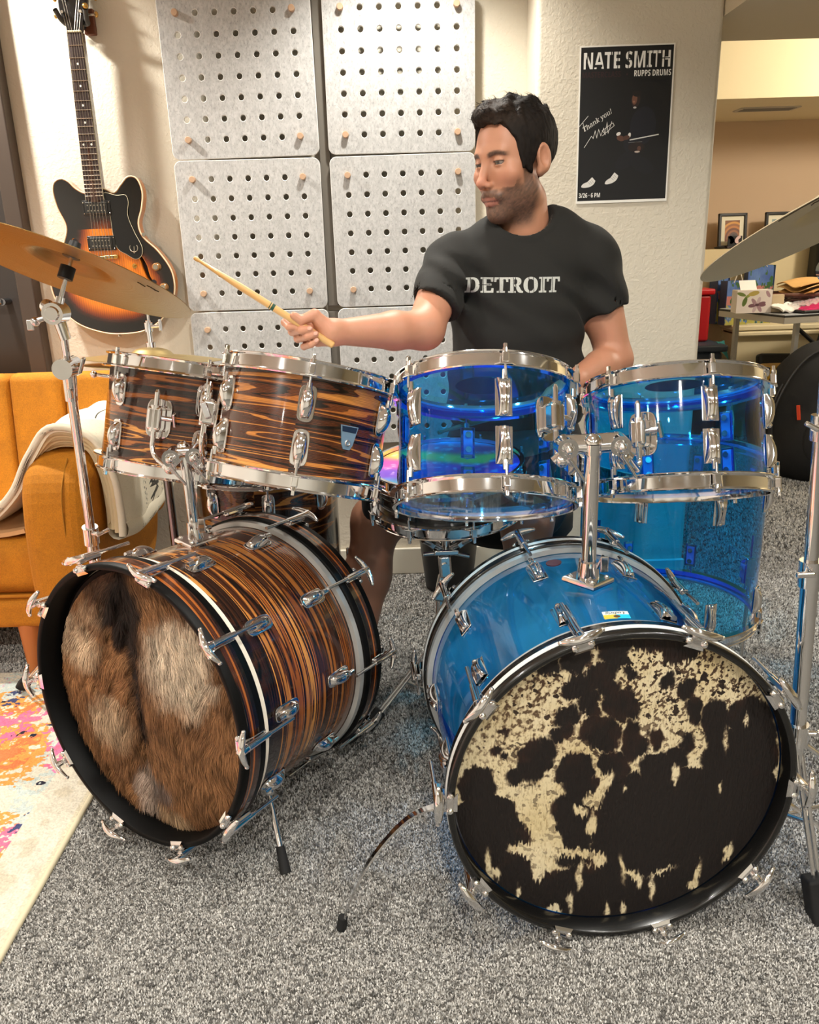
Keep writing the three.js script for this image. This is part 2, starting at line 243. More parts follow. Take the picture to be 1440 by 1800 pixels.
// ---------------------------------------------------------------- felt boards
{
  const felt = dataTex(512, 512, (u, v) => { const a = fbm(u * 90, v * 50, 4, 90, 50), b = fbm(u * 260, v * 110, 2, 260, 110); let g = 0.70 + 0.14 * (a - 0.5) - 0.09 * sstep(0.58, 0.85, b); return [g * 1.0, g * 0.995, g * 0.985]; }, true, [2, 2]);
  const feltM = std(0xffffff, 0.95, { map: felt }), edgeM = std(0xdcdad6, 0.9), pegM = std(0xb8977a, 0.55);
  const s = rrect(0.457, 0.457, 0.022), P = 0.0578;
  for (let j = -3; j <= 3; j++) for (let i = -3; i <= 3; i++) { if (abs(i) === 3 && abs(j) === 3) continue; const h = new THREE.Path(); h.absarc(i * P, j * P, 0.0092, 0, 2 * PI, true); s.holes.push(h); }
  const g = new THREE.ExtrudeGeometry(s, { depth: 0.009, bevelEnabled: true, bevelThickness: 0.0012, bevelSize: 0.0012, bevelOffset: -0.0012, bevelSegments: 1, curveSegments: 10 });
  const pegG = merge(rod([0, 0, -0.04], [0, 0, 0.024], 0.0098, 0.0098, 20), rod([0, 0, 0.024], [0, 0, 0.0255], 0.0098, 0.0085, 20));
  const names = ['top left grey felt pegboard panel, beside the guitar neck', 'top right grey felt pegboard panel under the bright downlight', 'middle left grey felt pegboard panel behind the drumstick', 'middle right grey felt pegboard panel behind the drummer', 'low left grey felt pegboard panel behind the drummer\'s hand, partly hidden', 'low right grey felt pegboard panel partly hidden behind the drummer\'s elbow'];
  let k = 0;
  for (const y of [1.66, 1.198, 0.736]) for (const x of [-0.476, 0.0125]) {
    const t = thing('felt_panel', names[k], 'acoustic panel', [x, y, -2.79], 0, 'felt pegboard panels on the back wall');
    t.rotation.z = [0.006, -0.004, -0.004, 0.003, 0.0, 0.0][k];
    obj('felt_board', g, [feltM, edgeM], t);
    for (const [i, j] of [[-3, 3], [3, 3], [-3, -3], [3, -3]]) obj('wooden_peg', pegG, pegM, t).position.set(i * P, j * P, 0);
    k++;
  }
}
for (const [y0, y1, lab] of [[0.972, 1.9, 'upper dark batten in the gap between the felt panel columns'], [0.45, 0.955, 'lower dark batten in the gap under the drummer\'s hand']]) { const t = thing('gap_strip', lab, 'strip', [-0.2315, y0, -2.83]); obj('strip_body', rbox(0.034, y1 - y0, 0.03, 0.003, [0, (y1 - y0) / 2, 0.015]), std(0x6a645b, 0.85), t); }  // dark strips filling the gap between the panel columns
// ---------------------------------------------------------------- poster
{
  const tx = canvasTex(800, 1250, (c, w, h) => {
    c.fillStyle = '#efece4'; c.fillRect(0, 0, w, h); c.fillStyle = '#0b0b0d'; c.fillRect(12, 12, w - 24, h - 34);
    const tw = (s, x, y, size, width, col, wt = 'bold') => { c.font = wt + ' ' + size + 'px sans-serif'; c.fillStyle = col; const m = c.measureText(s).width; c.save(); c.translate(x, y); c.scale(width / m, 1); c.fillText(s, 0, 0); c.restore(); };
    tw('NATE SMITH', 24, 178, 176, 752, '#ecebe6');
    c.fillStyle = '#0b0b0d'; c.fillRect(126, 146, 66, 20); for (const x of [62, 262, 318, 408, 484, 574, 652, 712]) c.fillRect(x, 46, 7, 140); c.fillRect(378, 112, 60, 7); c.fillRect(690, 108, 70, 7);
    tw('MASTERCLASS', 22, 244, 60, 330, '#2c1113'); tw('RUPPS DRUMS', 460, 244, 66, 318, '#e8e6e0');
    c.fillStyle = '#35181a'; c.beginPath(); c.arc(404, 226, 7, 0, 7); c.fill();
    tw('3/26 · 6 PM', 24, 1200, 52, 190, '#e8e6e0');
    // seated figure in dark clothes with a drum, white cuffs and shoes
    const e = (x, y, a, b, r, col) => { c.fillStyle = col; c.beginPath(); c.ellipse(x, y, a, b, r, 0, 7); c.fill(); };
    e(560, 630, 110, 150, 0.1, '#14161f'); e(480, 760, 80, 90, 0.4, '#12141c'); e(430, 900, 110, 60, -0.6, '#0f1015'); e(560, 940, 120, 60, 0.5, '#0f1015');
    e(488, 425, 38, 58, 0.05, '#2b1c17'); e(478, 420, 22, 44, 0.05, '#6a4636'); e(472, 440, 10, 8, 0, '#8a5f4b'); e(498, 378, 40, 24, 0, '#15100e'); e(482, 486, 14, 8, 0, '#b9b4ae');
    e(352, 690, 20, 14, -0.4, '#d7d4ce'); e(446, 704, 12, 22, 0.2, '#d7d4ce'); e(372, 726, 36, 22, 0.3, '#5b3b2e'); e(420, 722, 30, 18, -0.2, '#4f3327');
    c.strokeStyle = '#d8d6d0'; c.lineWidth = 9; c.beginPath(); c.moveTo(450, 742); c.lineTo(700, 704); c.stroke(); c.lineWidth = 3; c.strokeStyle = '#8d8b86'; c.beginPath(); c.moveTo(440, 762); c.lineTo(560, 758); c.stroke();
    e(510, 800, 70, 40, 0, '#1d1210'); e(535, 812, 16, 20, 0, '#57392e'); e(520, 838, 24, 8, 0, '#b6a59a');
    const shoe = (x, y, r) => { c.save(); c.translate(x, y); c.rotate(r); c.fillStyle = '#d9d6d0'; c.beginPath(); c.moveTo(-75, 18); c.quadraticCurveTo(-70, -10, -20, -16); c.lineTo(26, -52); c.lineTo(52, -18); c.quadraticCurveTo(40, 20, -10, 28); c.quadraticCurveTo(-60, 32, -75, 18); c.fill(); c.strokeStyle = '#8f8b86'; c.lineWidth = 3; for (let i = 0; i < 3; i++) { c.beginPath(); c.moveTo(-10 + i * 14, -14 - i * 8); c.lineTo(6 + i * 14, 8 - i * 6); c.stroke(); } c.restore(); };
    shoe(116, 1086, -0.1); shoe(318, 1056, -0.25);
    c.strokeStyle = '#e9e6df'; c.lineWidth = 4; c.lineCap = 'round'; c.font = 'italic 52px serif'; c.fillStyle = '#e9e6df'; c.save(); c.translate(52, 668); c.rotate(-0.55); c.fillText('Thank you!', 0, 0); c.restore();
    c.beginPath(); for (const [x, y, m] of [[14, 620, 1], [86, 540], [60, 660, 1], [42, 590], [60, 790, 1], [120, 700], [135, 720], [150, 660], [165, 715], [180, 650], [200, 700], [222, 640], [236, 690], [250, 600], [262, 680], [290, 590], [240, 690, 1], [210, 660], [300, 600], [312, 622], [215, 700]]) m ? c.moveTo(x, y) : c.lineTo(x, y); c.stroke();
  });
  const g = sheet((u, v) => [-0.137 + 0.274 * u, -0.212 + 0.424 * v, 0.0006 + 0.001 * sin(u * 3)], 6, 2), b = box(0.274, 0.424, 0.0005);
  const t = thing('poster', 'black concert poster with white lettering and a silver autograph on the bay wall', 'poster', [0.6675, 1.472, -2.6385]); t.rotation.z = 0.004;
  obj('printed_sheet', g, std(0xffffff, 0.7, { map: tx }), t); obj('paper_back', b, std(0xf0eee8, 0.8), t);
}
// ---------------------------------------------------------------- drums
function ebony(o, reps, dark = 1, fy = 13, nb = 7, uf = 4) { // figured striped veneer wrap: nested lens-shaped bands; u runs round the shell, v along it
  const t = dataTex(1024, 768, (u, v) => {
    const y = v + 0.022 * (fbm(u * 3 + o, v * 4 + o, 2, 3, 0) - 0.5);
    const a = fbm(u * uf + o * 3, y * fy, 2, uf, 0) + 0.04 * fbm(u * 18 + o, y * fy * 5, 2, 18, 0), k = a * nb + y * fy * 0.35, f = k - floor(k), id = floor(k), hb = h2(id * 7 + 3, o + 11), pin = 0.5 + 0.5 * sin(y * 2 * PI * 8 * fy + 4 * a * nb), g = fbm(u * 30, y * 260, 2, 30, 0);
    let c = mix3([0.22, 0.10, 0.048], [0.40, 0.205, 0.09], hb); c = mix3(c, [0.10, 0.045, 0.025], 0.55 * sstep(0.6, 0.95, pin));
    const wide = 0.2 + 0.5 * h2(id * 5 + 1, o), or = sstep(0.5 - wide * 0.5, 0.53 - wide * 0.5, f) * sstep(0.5 + wide * 0.5, 0.47 + wide * 0.5, f) * (hb > 0.3 ? 1 : 0.12);
    c = mix3(c, mix3([0.60, 0.33, 0.13], [0.86, 0.60, 0.29], h2(id, o + 5)), or * (0.8 + 0.2 * g) * (1 - 0.25 * sstep(0.7, 1, pin)));
    c = mix3(c, [0.035, 0.014, 0.01], max(sstep(0.1, 0.03, min(f, 1 - f)) * 0.95, (hb < 0.2 ? 0.85 : 0) * sstep(0.2, 0.3, f) * sstep(0.85, 0.75, f)));
    const q = dark * (0.9 + 0.2 * g); return [c[0] * q, c[1] * q, c[2] * q];
  });
  t.repeat.set(...reps); return phy(0xffffff, 0.22, { map: t, clearcoat: 0.7, clearcoatRoughness: 0.05 });
}
const ebonyTom = ebony(0, [1 / 1.15, 1 / 0.3], 1, 17, 5, 3), ebonyTomB = ebony(11, [1 / 1.25, 1 / 0.3], 1, 15, 5, 3), ebonyBass = ebony(23, [1 / 1.85, 1 / 0.42], 1, 26, 6, 3);
const blueAcrylic = phy(new THREE.Color().setRGB(0.1, 0.61, 1.0), 0.05, { transmission: 1, thickness: 0, ior: 1.5 });
const blueEdge = phy(new THREE.Color().setRGB(0.015, 0.36, 0.85), 0.12, { transmission: 0.35, thickness: 0, clearcoat: 0.6 });
const clearHead = phy(new THREE.Color().setRGB(0.86, 0.92, 0.95), 0.06, { transmission: 0.96, thickness: 0, ior: 1.45 });
const frostHead = std(0xb9bcbc, 0.5), drumInside = std(0x6b5236, 0.8), dotM = phy(0x0a0b10, 0.35);
function orient(o, a, c, zhint = [0, 0, 1]) { const y = V(...a).normalize(), z = V(...zhint); z.addScaledVector(y, -z.dot(y)).normalize(); const x = y.clone().cross(z); o.quaternion.setFromRotationMatrix(new THREE.Matrix4().makeBasis(x, y, z)); o.position.set(...c); }
const ring = (g, phi, r, y = 0) => { g.translate(0, y, r); g.rotateY(phi); return g; }; // g has outward +z, up +y
function lugGeo(w0, w1, h, d, ribs = 0) { // w0 at the outer (top) end
  const g = sheet((u, v) => { const x = (u - 0.5) * 2, w = lerp(w1, w0, v) * (1 - 0.1 * sin(v * PI)), e = pow(max(0, 1 - pow(abs(x), 3.2)), 0.5), prof = pow(sin(PI * clamp(0.04 + 0.92 * v, 0, 1)), 0.38) * (0.72 + 0.28 * v); return [x * w / 2, (v - 0.5) * h, d * e * prof + (ribs ? 0.0014 * cos(x * PI * ribs) * e * prof : 0)]; }, 18, 14);
  return merge(g, rbox(w0 * 0.98, h * 1.02, 0.003, 0.0014, [0, 0, 0.0012]), at(new THREE.CylinderGeometry(0.0052, 0.006, 0.016, 12), [0, h / 2 + 0.004, d * 0.62]), ball([0, -h / 2 + 0.004, d * 0.35], w1 * 0.26, 10));
}
const lugTall = lugGeo(0.031, 0.021, 0.066, 0.019, 3);
const lugShort = merge(sheet((u, v) => { const x = (u - 0.5) * 2, w = 0.0265 * pow(sin(PI * (0.13 + 0.74 * v)), 0.6), e = sqrt(max(0, 1 - pow(abs(x), 2.6))), prof = pow(max(0, sin(PI * clamp(v * 1.0, 0, 1))), 0.45); return [x * w / 2, (v - 0.5) * 0.056, 0.002 + 0.021 * e * prof * (0.8 + 0.2 * v)]; }, 16, 16), ext(shapeOf([[-0.011, -0.03], [0.011, -0.03], [0.0155, 0], [0.012, 0.03], [-0.012, 0.03], [-0.0155, 0]], 36), 0.0035, 0.0012), at(new THREE.CylinderGeometry(0.005, 0.0062, 0.014, 12), [0, 0.029, 0.0125]));
const flip = (g) => g.clone().rotateZ(PI);
function drum(o) {
  const { R, L, n = 6, ph = 0, lug = lugTall, lugH = 0.066, inside = true } = o, t = thing(o.name, o.label, 'drum', [0, 0, 0], 0, o.group), H = L / 2, Rs = R - 0.012;
  orient(t, o.a, o.c);
  const yT = H - 0.01, yB = -H + 0.01;
  if (o.clear) {
    obj('shell', [rev([[Rs, yB], [Rs, yT]], 96)], o.shell, t);
    obj('bearing_edge', [rev([[Rs + 0.0005, yT - 0.004], [Rs + 0.0005, yT], [Rs - 0.006, yT], [Rs - 0.006, yT - 0.004], [Rs + 0.0005, yT - 0.004]], 96)], blueEdge, t);
    obj('bearing_edge', [rev([[Rs + 0.0005, yB + 0.004], [Rs - 0.006, yB + 0.004], [Rs - 0.006, yB], [Rs + 0.0005, yB], [Rs + 0.0005, yB + 0.004]], 96)], blueEdge, t);
  } else {
    obj('shell', rev([[Rs, yB], [Rs, yT]], 96), o.shell, t);
    obj('shell_inside', rev([[Rs - 0.006, yT], [Rs - 0.006, yB]], 64), drumInside, t);
  }
  const hoopP = (s) => [[Rs + 0.001, H - 0.03], [R + 0.004, H - 0.031], [R + 0.0055, H - 0.029], [R + 0.004, H - 0.027], [Rs + 0.0075, H - 0.0245], [Rs + 0.0065, H - 0.005], [R - 0.001, H - 0.003], [R, H - 0.0012], [R - 0.001, H], [Rs + 0.004, H], [Rs + 0.0035, H - 0.026], [Rs + 0.001, H - 0.03]].map(([r, y]) => [r, s * y]);
  const lugs = []; for (let i = 0; i < n; i++) lugs.push((ph + 360 / n * i) * PI / 180);
  const ear = (s, a) => [ring(ext(shapeOf([[-0.026, -0.002], [-0.010, 0.012], [0.010, 0.012], [0.026, -0.002]]), 0.003, 0.0008).rotateX(PI / 2), a, R - 0.0, s * (H - 0.0275)), ring(rbox(0.012, 0.02, 0.011, 0.002), a, R + 0.0055, s * (H - 0.017)), ring(new THREE.CylinderGeometry(0.0045, 0.005, 0.007, 8), a, R + 0.0065, s * (H - 0.004)), ring(rbox(0.006, 0.01, 0.006, 0.001), a, R + 0.0065, s * (H + 0.003))];
  for (const s of [1, -1]) {
    obj(s > 0 ? 'top_hoop' : 'bottom_hoop', [rev(hoopP(s), 96, 0.6), lugs.map((a) => ear(s, a))], o.hoop ?? chrome, t);
    const hd = obj(s > 0 ? 'top_head' : 'bottom_head', rev([[0, s * (H - 0.0095)], [Rs + 0.001, s * (H - 0.0095)]], 72), o.head ?? clearHead, t);
    if (o.print && s > 0) { hd.visible = true; hd.material = o.print; }
    if (o.dot && s > 0) obj('head_dot', rev([[0, H - 0.0098], [R * 0.31, H - 0.0098], [R * 0.31, H - 0.0092], [0, H - 0.0092]], 48), dotM, t);
  }
  const yl = H - 0.031 - 0.03 - lugH / 2 + (o.lugUp ?? 0.011);
  for (const a of lugs) for (const s of [1, -1]) {
    const l = obj('lug', ring(s > 0 ? lug.clone() : flip(lug), a, Rs, s * yl), chrome, t);
    obj('tension_rod', ring(rod([0, s * (yl + lugH / 2), 0], [0, s * (H - 0.012), 0], 0.0027, 0.0027, 10), a, R + 0.006), chromeSoft, l);
    if (o.clear && inside) { obj('lug_plate', ring(rbox(0.02, 0.052, 0.002, 0.0009, [0, 0, 0], [0, 0, 0], 1), a, Rs - 0.0025, s * yl), std(0x2f7fd8, 0.4), l); for (const d of [-0.016, 0.016]) obj('lug_screw', ring(at(new THREE.CylinderGeometry(0.0058, 0.0066, 0.004, 16), [0, 0, 0], [PI / 2, 0, 0]), a, Rs - 0.006, s * yl + d), chromeSoft, l); }
  }
  return { t, H, Rs };
}
// mounting bracket on a shell: oval plate, cast block, thumb screw; rod hole is vertical
function bracket(t, phi, r, y) {
  const b = obj('mount_bracket', [ring(ext(shapeOf([[-0.02, -0.036], [0.02, -0.036], [0.026, 0], [0.02, 0.036], [-0.02, 0.036], [-0.026, 0]], 40), 0.006, 0.002), phi, r, y), ring(rbox(0.03, 0.048, 0.03, 0.007, [0, 0, 0.02]), phi, r, y), ring(rod([0, -0.026, 0.024], [0, 0.026, 0.024], 0.0115), phi, r, y)], chrome, t);
  obj('wing_screw', [ring(rod([0.012, 0.002, 0.024], [0.036, 0.002, 0.024], 0.005), phi, r, y), ring(rbox(0.005, 0.03, 0.012, 0.002, [0.04, 0.002, 0.024], [0.5, 0, 0]), phi, r, y)], chromeSoft, b);
}
const tomB1 = drum({ name: 'rack_tom', label: 'brown striped rack tom farthest left, beside the mustard sofa', group: 'rack toms on the two bass drums', c: [-0.484, 0.7975, -1.812], a: [0.1695, 0.9656, -0.1974], R: 0.19, L: 0.2458, ph: -40, shell: ebonyTom, lug: lugShort, lugH: 0.055, lugUp: 0.012, head: frostHead });
bracket(tomB1.t, -0.12, tomB1.Rs, 0.0);
obj('floor_clip', [ring(rod([0, 0.07, 0], [0, 0.07, 0.03], 0.004), -1.35, tomB1.Rs), ring(ball([0, 0.07, 0.032], 0.008, 10), -1.35, tomB1.Rs)], chrome, tomB1.t);
const tomB2 = drum({ name: 'rack_tom', label: 'brown striped rack tom with a blue and silver keystone badge', group: 'rack toms on the two bass drums', c: [-0.2035, 0.8203, -1.57], a: [0.1927, 0.9467, -0.2581], R: 0.172, L: 0.231, ph: 5, shell: ebonyTomB, lug: lugShort, lugH: 0.055, lugUp: 0.012, head: frostHead });
bracket(tomB2.t, -1.42, tomB2.Rs, 0.0);
{ // keystone badge
  const bl = std(0x86a5be, 0.3, { metalness: 0.6 }), g = (pts, d, z, sc = 1) => ring(at(ext(shapeOf(pts, 0), d, 0.0004), [0, 0, z], [0, 0, 0], sc), 0.62, tomB2.Rs, -0.008);
  const k = [[-0.019, 0.022], [0.019, 0.022], [0.012, -0.012], [0.007, -0.021], [-0.007, -0.021], [-0.012, -0.012]];
  const b = obj('badge', g(k, 0.0022, 0), bl, tomB2.t, 'silver and blue keystone badge');
  obj('badge_panel', [g([[-0.0165, 0.0205], [0.0165, 0.0205], [0.0145, 0.0105], [-0.0145, 0.0105]], 0.0004, 0.0022)], std(0x10243c, 0.3), b);
  obj('badge_grommet', ring(at(new THREE.TorusGeometry(0.0045, 0.0018, 8, 20), [0, -0.009, 0.003]), 0.62, tomB2.Rs, -0.008), chrome, b);
}
const tomU1 = drum({ name: 'rack_tom', label: 'clear blue acrylic rack tom in front of the drummer, left of the chrome post', group: 'rack toms on the two bass drums', c: [0.1465, 0.788, -1.53], a: [0.037, 0.8897, -0.455], R: 0.175, L: 0.251, ph: 6, clear: true, shell: blueAcrylic, dot: true });
bracket(tomU1.t, 0.62, tomU1.Rs, 0.012);
const tomU2 = drum({ name: 'rack_tom', label: 'clear blue acrylic rack tom farthest right, right of the chrome post', group: 'rack toms on the two bass drums', c: [0.5265, 0.7769, -1.57], a: [0.0137, 0.9307, -0.3656], R: 0.175, L: 0.2294, ph: 3, lug: lugTall.clone().scale(1, 0.93, 1), lugH: 0.0614, lugUp: 0.015, clear: true, shell: blueAcrylic, dot: true });
bracket(tomU2.t, -0.66, tomU2.Rs, -0.01);
// floor toms
function floorTom(o) {
  const d = drum({ ...o, a: [0, 1, 0], name: 'floor_tom', lugH: o.lugH ?? 0.066 });
  for (const a of o.legs) { const l = obj('leg', [ring(rod([0, 0.12 - d.H, 0.022], [0, -o.c[1] + 0.03, 0.022], 0.0055), a, d.Rs), ring(rod([0, 0.12 - d.H, 0.022], [0, 0.19 - d.H, 0.022], 0.0055), a, d.Rs)], chrome, d.t); obj('leg_bracket', [ring(rbox(0.028, 0.06, 0.03, 0.006, [0, 0.1 - d.H, 0.014]), a, d.Rs)], chrome, l); obj('rubber_foot', ring(rod([0, -o.c[1] + 0.004, 0.022], [0, -o.c[1] + 0.04, 0.022], 0.014, 0.009), a, d.Rs), rubber, l); }
  return d;
}
floorTom({ label: 'brown striped floor tom standing behind the furry bass drum', c: [-0.372, 0.42, -2.07], R: 0.195, L: 0.44, ph: 55, n: 8, shell: ebony(37, [1 / 1.25, 1 / 0.45], 0.8, 15, 6), lug: lugShort, lugH: 0.055, head: frostHead, legs: [1.5, 3.6, -0.9] });
const ft = floorTom({ label: 'clear blue acrylic floor tom behind the cowhide bass drum', c: [0.667, 0.425, -1.99], R: 0.236, L: 0.43, ph: 10, n: 8, clear: true, shell: blueAcrylic, legs: [1.75, 3.7, -0.7] });
{ // snare
  const tie = dataTex(512, 512, (u, v) => { const w = fbm(u * 3, v * 3, 4) * 1.4, y = v * 5 + w + 0.5 * sin(u * 5 + w * 2), b = (y % 1 + 1) % 1, P = [[0.25, 0.62, 0.85], [0.95, 0.35, 0.5], [0.98, 0.72, 0.35], [0.86, 0.25, 0.62], [0.45, 0.25, 0.75], [0.3, 0.72, 0.85]], i = ((floor(y) % 6) + 6) % 6; const c = mix3(P[i], P[(i + 1) % 6], sstep(0.35, 1, b)); const k = fbm(u * 20, v * 20, 3); return mix3(c, [0.98, 0.9, 0.9], sstep(0.55, 0.8, k) * 0.5); });
  tie.repeat.set(1, 1);
  const print = phy(0xffffff, 0.3, { map: tie, clearcoat: 0.3 });
  const s = drum({ name: 'snare_drum', label: 'black snare drum with a rainbow tie-dye head between the two kits', c: [0.0927, 0.6068, -1.88], a: [-0.0411, 0.9958, 0.0822], R: 0.183, L: 0.126, n: 8, ph: 14, shell: blackGloss, lug: lugShort.clone().scale(0.7, 0.42, 0.8), lugH: 0.024, lugUp: 0.012, print, head: clearHead });
  const hd = s.t.children.find((c) => c.name === 'top_head'), p = hd.geometry.attributes.position, uv = hd.geometry.attributes.uv; for (let i = 0; i < p.count; i++) uv.setXY(i, p.getX(i) / 0.36 + 0.5, p.getZ(i) / 0.36 + 0.5);
  obj('strainer', [ring(rbox(0.03, 0.06, 0.022, 0.005, [0, -0.01, 0.012]), 1.2, s.Rs), ring(rbox(0.012, 0.04, 0.012, 0.004, [0.004, 0.02, 0.028], [0.5, 0, 0]), 1.2, s.Rs)], chrome, s.t);
  for (const y of [0.012, -0.012]) obj('shell_bead', rev([[s.Rs, y - 0.004], [s.Rs + 0.0025, y], [s.Rs, y + 0.004]], 72), blackGloss, s.t);
}
// bass drums: axis is local +y towards the front head; local +z is up
function bass(o) {
  const { R, L, ph, hw = 0.044 } = o, t = thing('bass_drum', o.label, 'bass drum', [0, 0, 0], 0), H = L / 2, Rs = R - 0.017;
  orient(t, o.a, o.c, [0, 1, 0]);
  obj('shell', rev([[Rs, -H + hw - 0.006], [Rs, H - hw + 0.006]], 128), o.shell, t);
  if (!o.clear) obj('shell_inside', rev([[Rs - 0.007, H - hw + 0.006], [Rs - 0.007, -H + hw - 0.006]], 64), drumInside, t);
  else for (const y of [H - 0.035, -H + 0.038]) obj('bearing_edge', rev([[Rs + 0.0008, y - 0.004], [Rs + 0.0008, y], [Rs - 0.007, y], [Rs - 0.007, y - 0.004], [Rs + 0.0008, y - 0.004]], 96), blueEdge, t);
  for (const s of [1, -1]) {
    const P = [[R - 0.012, H - hw], [R - 0.002, H - hw], [R, H - hw + 0.002], [R, H - 0.0025], [R - 0.0025, H], [R - 0.0095, H], [R - 0.012, H - 0.0025], [R - 0.012, H - hw]].map(([r, y]) => [r, s * y]);
    const h = obj('hoop', rev(P, 128, 0.9), o.hoopM, t);
    for (const [y0, y1, m] of o.inlays) obj('hoop_inlay', rev([[R - 0.0005, s * (H - y0)], [R + 0.0009, s * (H - y0 - 0.0006)], [R + 0.0009, s * (H - y1 + 0.0006)], [R - 0.0005, s * (H - y1)]], 128, 0.5), m, h);
    obj('head_collar', rev([[Rs + 0.001, s * (H - hw - 0.014)], [R - 0.006, s * (H - hw - 0.013)], [R - 0.005, s * (H - hw - 0.001)], [Rs, s * (H - hw)]], 128, 0.5), s > 0 ? o.collarFront : o.collarRear, t);
  }
  obj('rear_head', rev([[0, -H + 0.034], [Rs + 0.002, -H + 0.034]], 96), o.rearHead, t);
  const a10 = []; for (let i = 0; i < 10; i++) a10.push(-(ph + 36 * i) * PI / 180);
  // pieces below are drawn at the top of the drum (z = radius, y = axis) and turned round the axis
  const turn = (g, a) => g.rotateY(a);
  const claw = merge(sheet((u, v) => { const q = (v - 0.0) * 4, x = (u - 0.5) * lerp(0.034, 0.016, min(1, q / 2.6)); // hook over the hoop
    const pts = [[R - 0.016, 0.002], [R - 0.01, 0.006], [R + 0.004, 0.004], [R + 0.008, -0.02], [R + 0.009, -0.05]], i = min(3, floor(q)), f = q - i; return [x, lerp(pts[i][1], pts[i + 1][1], f), lerp(pts[i][0], pts[i + 1][0], f)]; }, 6, 16), ball([0.013, 0.004, R - 0.004], 0.0062, 10), ball([-0.013, 0.004, R - 0.004], 0.0062, 10), rbox(0.014, 0.05, 0.012, 0.004, [0, -0.02, R + 0.011]), rod([0, 0.004, R + 0.016], [0, -0.05, R + 0.016], 0.0068, 0.005));
  const handle = merge(sheet((u, v) => { const x = (u - 0.5) * 0.066, k = 1 - pow(abs(u - 0.5) * 2, 3) * 0.5, th = -v * 2 * PI; return [x, 0.019 + 0.0058 * k * cos(th) - 0.009 * pow(abs(u - 0.5) * 2, 2), R + 0.016 + 0.0072 * k * sin(th)]; }, 14, 12), [-1, 1].map((s) => ball([s * 0.033, 0.01, R + 0.016], 0.0042, 8)), rod([0, 0.004, R + 0.016], [0, 0.02, R + 0.016], 0.0062, 0.0085));
  const rodY = -hw - 0.001 - (o.lugBack ?? 0.085);
  const trod = rod([0, 0.018, R + 0.016], [0, rodY + 0.02, R + 0.016], 0.0036);
  const lugB = merge(at((o.lug).clone().rotateX(PI / 2).rotateY(0), [0, 0, 0]), []);
  const lugPos = merge(o.lug.clone().rotateX(PI / 2).scale(1, 1, 1));
  for (const s of [1, -1]) for (const a of a10) {
    const F = (g) => { g = g.clone(); if (s < 0) { g.translate(0, H, 0); g.rotateZ(PI); } else g.translate(0, H, 0); return turn(g, a); };
    // lug: front end towards the hoop, outward +z
    const lg = o.lug.clone(); lg.translate(0, rodY, Rs);
    const l = obj('lug', F(lg), chrome, t);
    const c = obj('claw', F(claw), chrome, t);
    const r = obj('tension_rod', F(trod), chromeSoft, t); obj('t_handle', F(handle), chrome, r);
    if (o.clear) for (const d of [-0.016, 0.016]) obj('lug_screw', F(at(new THREE.CylinderGeometry(0.006, 0.007, 0.004, 14), [0, rodY + d, Rs - 0.005], [PI / 2, 0, 0])), chromeSoft, l);
  }
  return { t, H, Rs };
}
const silver = std(0xc9c9c6, 0.35, { metalness: 0.5 }), sparkle = std(0xd6d6d2, 0.45), hideEdge = std(0xe6dccb, 0.8);
const bassB = bass({ label: 'brown striped bass drum with a shaggy brown fur front head', c: [-0.4237, 0.3223, -1.5465], a: [-0.5354, 0.0548, 0.8428], R: 0.285, L: 0.4296, ph: 15, shell: ebonyBass, lug: lugShort, hw: 0.06, lugBack: 0.075, hoopM: phy(0x040404, 0.5, { specularIntensity: 0.35 }), inlays: [[0.017, 0.044, ebony(51, [1 / 1.85, 1 / 0.09], 1.1, 4, 3)]], collarFront: hideEdge, collarRear: silver, rearHead: frostHead });
const bassU = bass({ label: 'clear blue acrylic bass drum with a dark cowhide front head', c: [0.3207, 0.2909, -1.3498], a: [0.0661, 0.0078, 0.9978], R: 0.29, L: 0.4536, ph: -16, clear: true, shell: blueAcrylic, lug: lugTall, hoopM: blackGloss, inlays: [[0.016, 0.027, sparkle]], collarFront: silver, collarRear: silver, rearHead: phy(new THREE.Color().setRGB(0.8, 0.86, 0.9), 0.8, { transmission: 0.6, thickness: 0 }) });
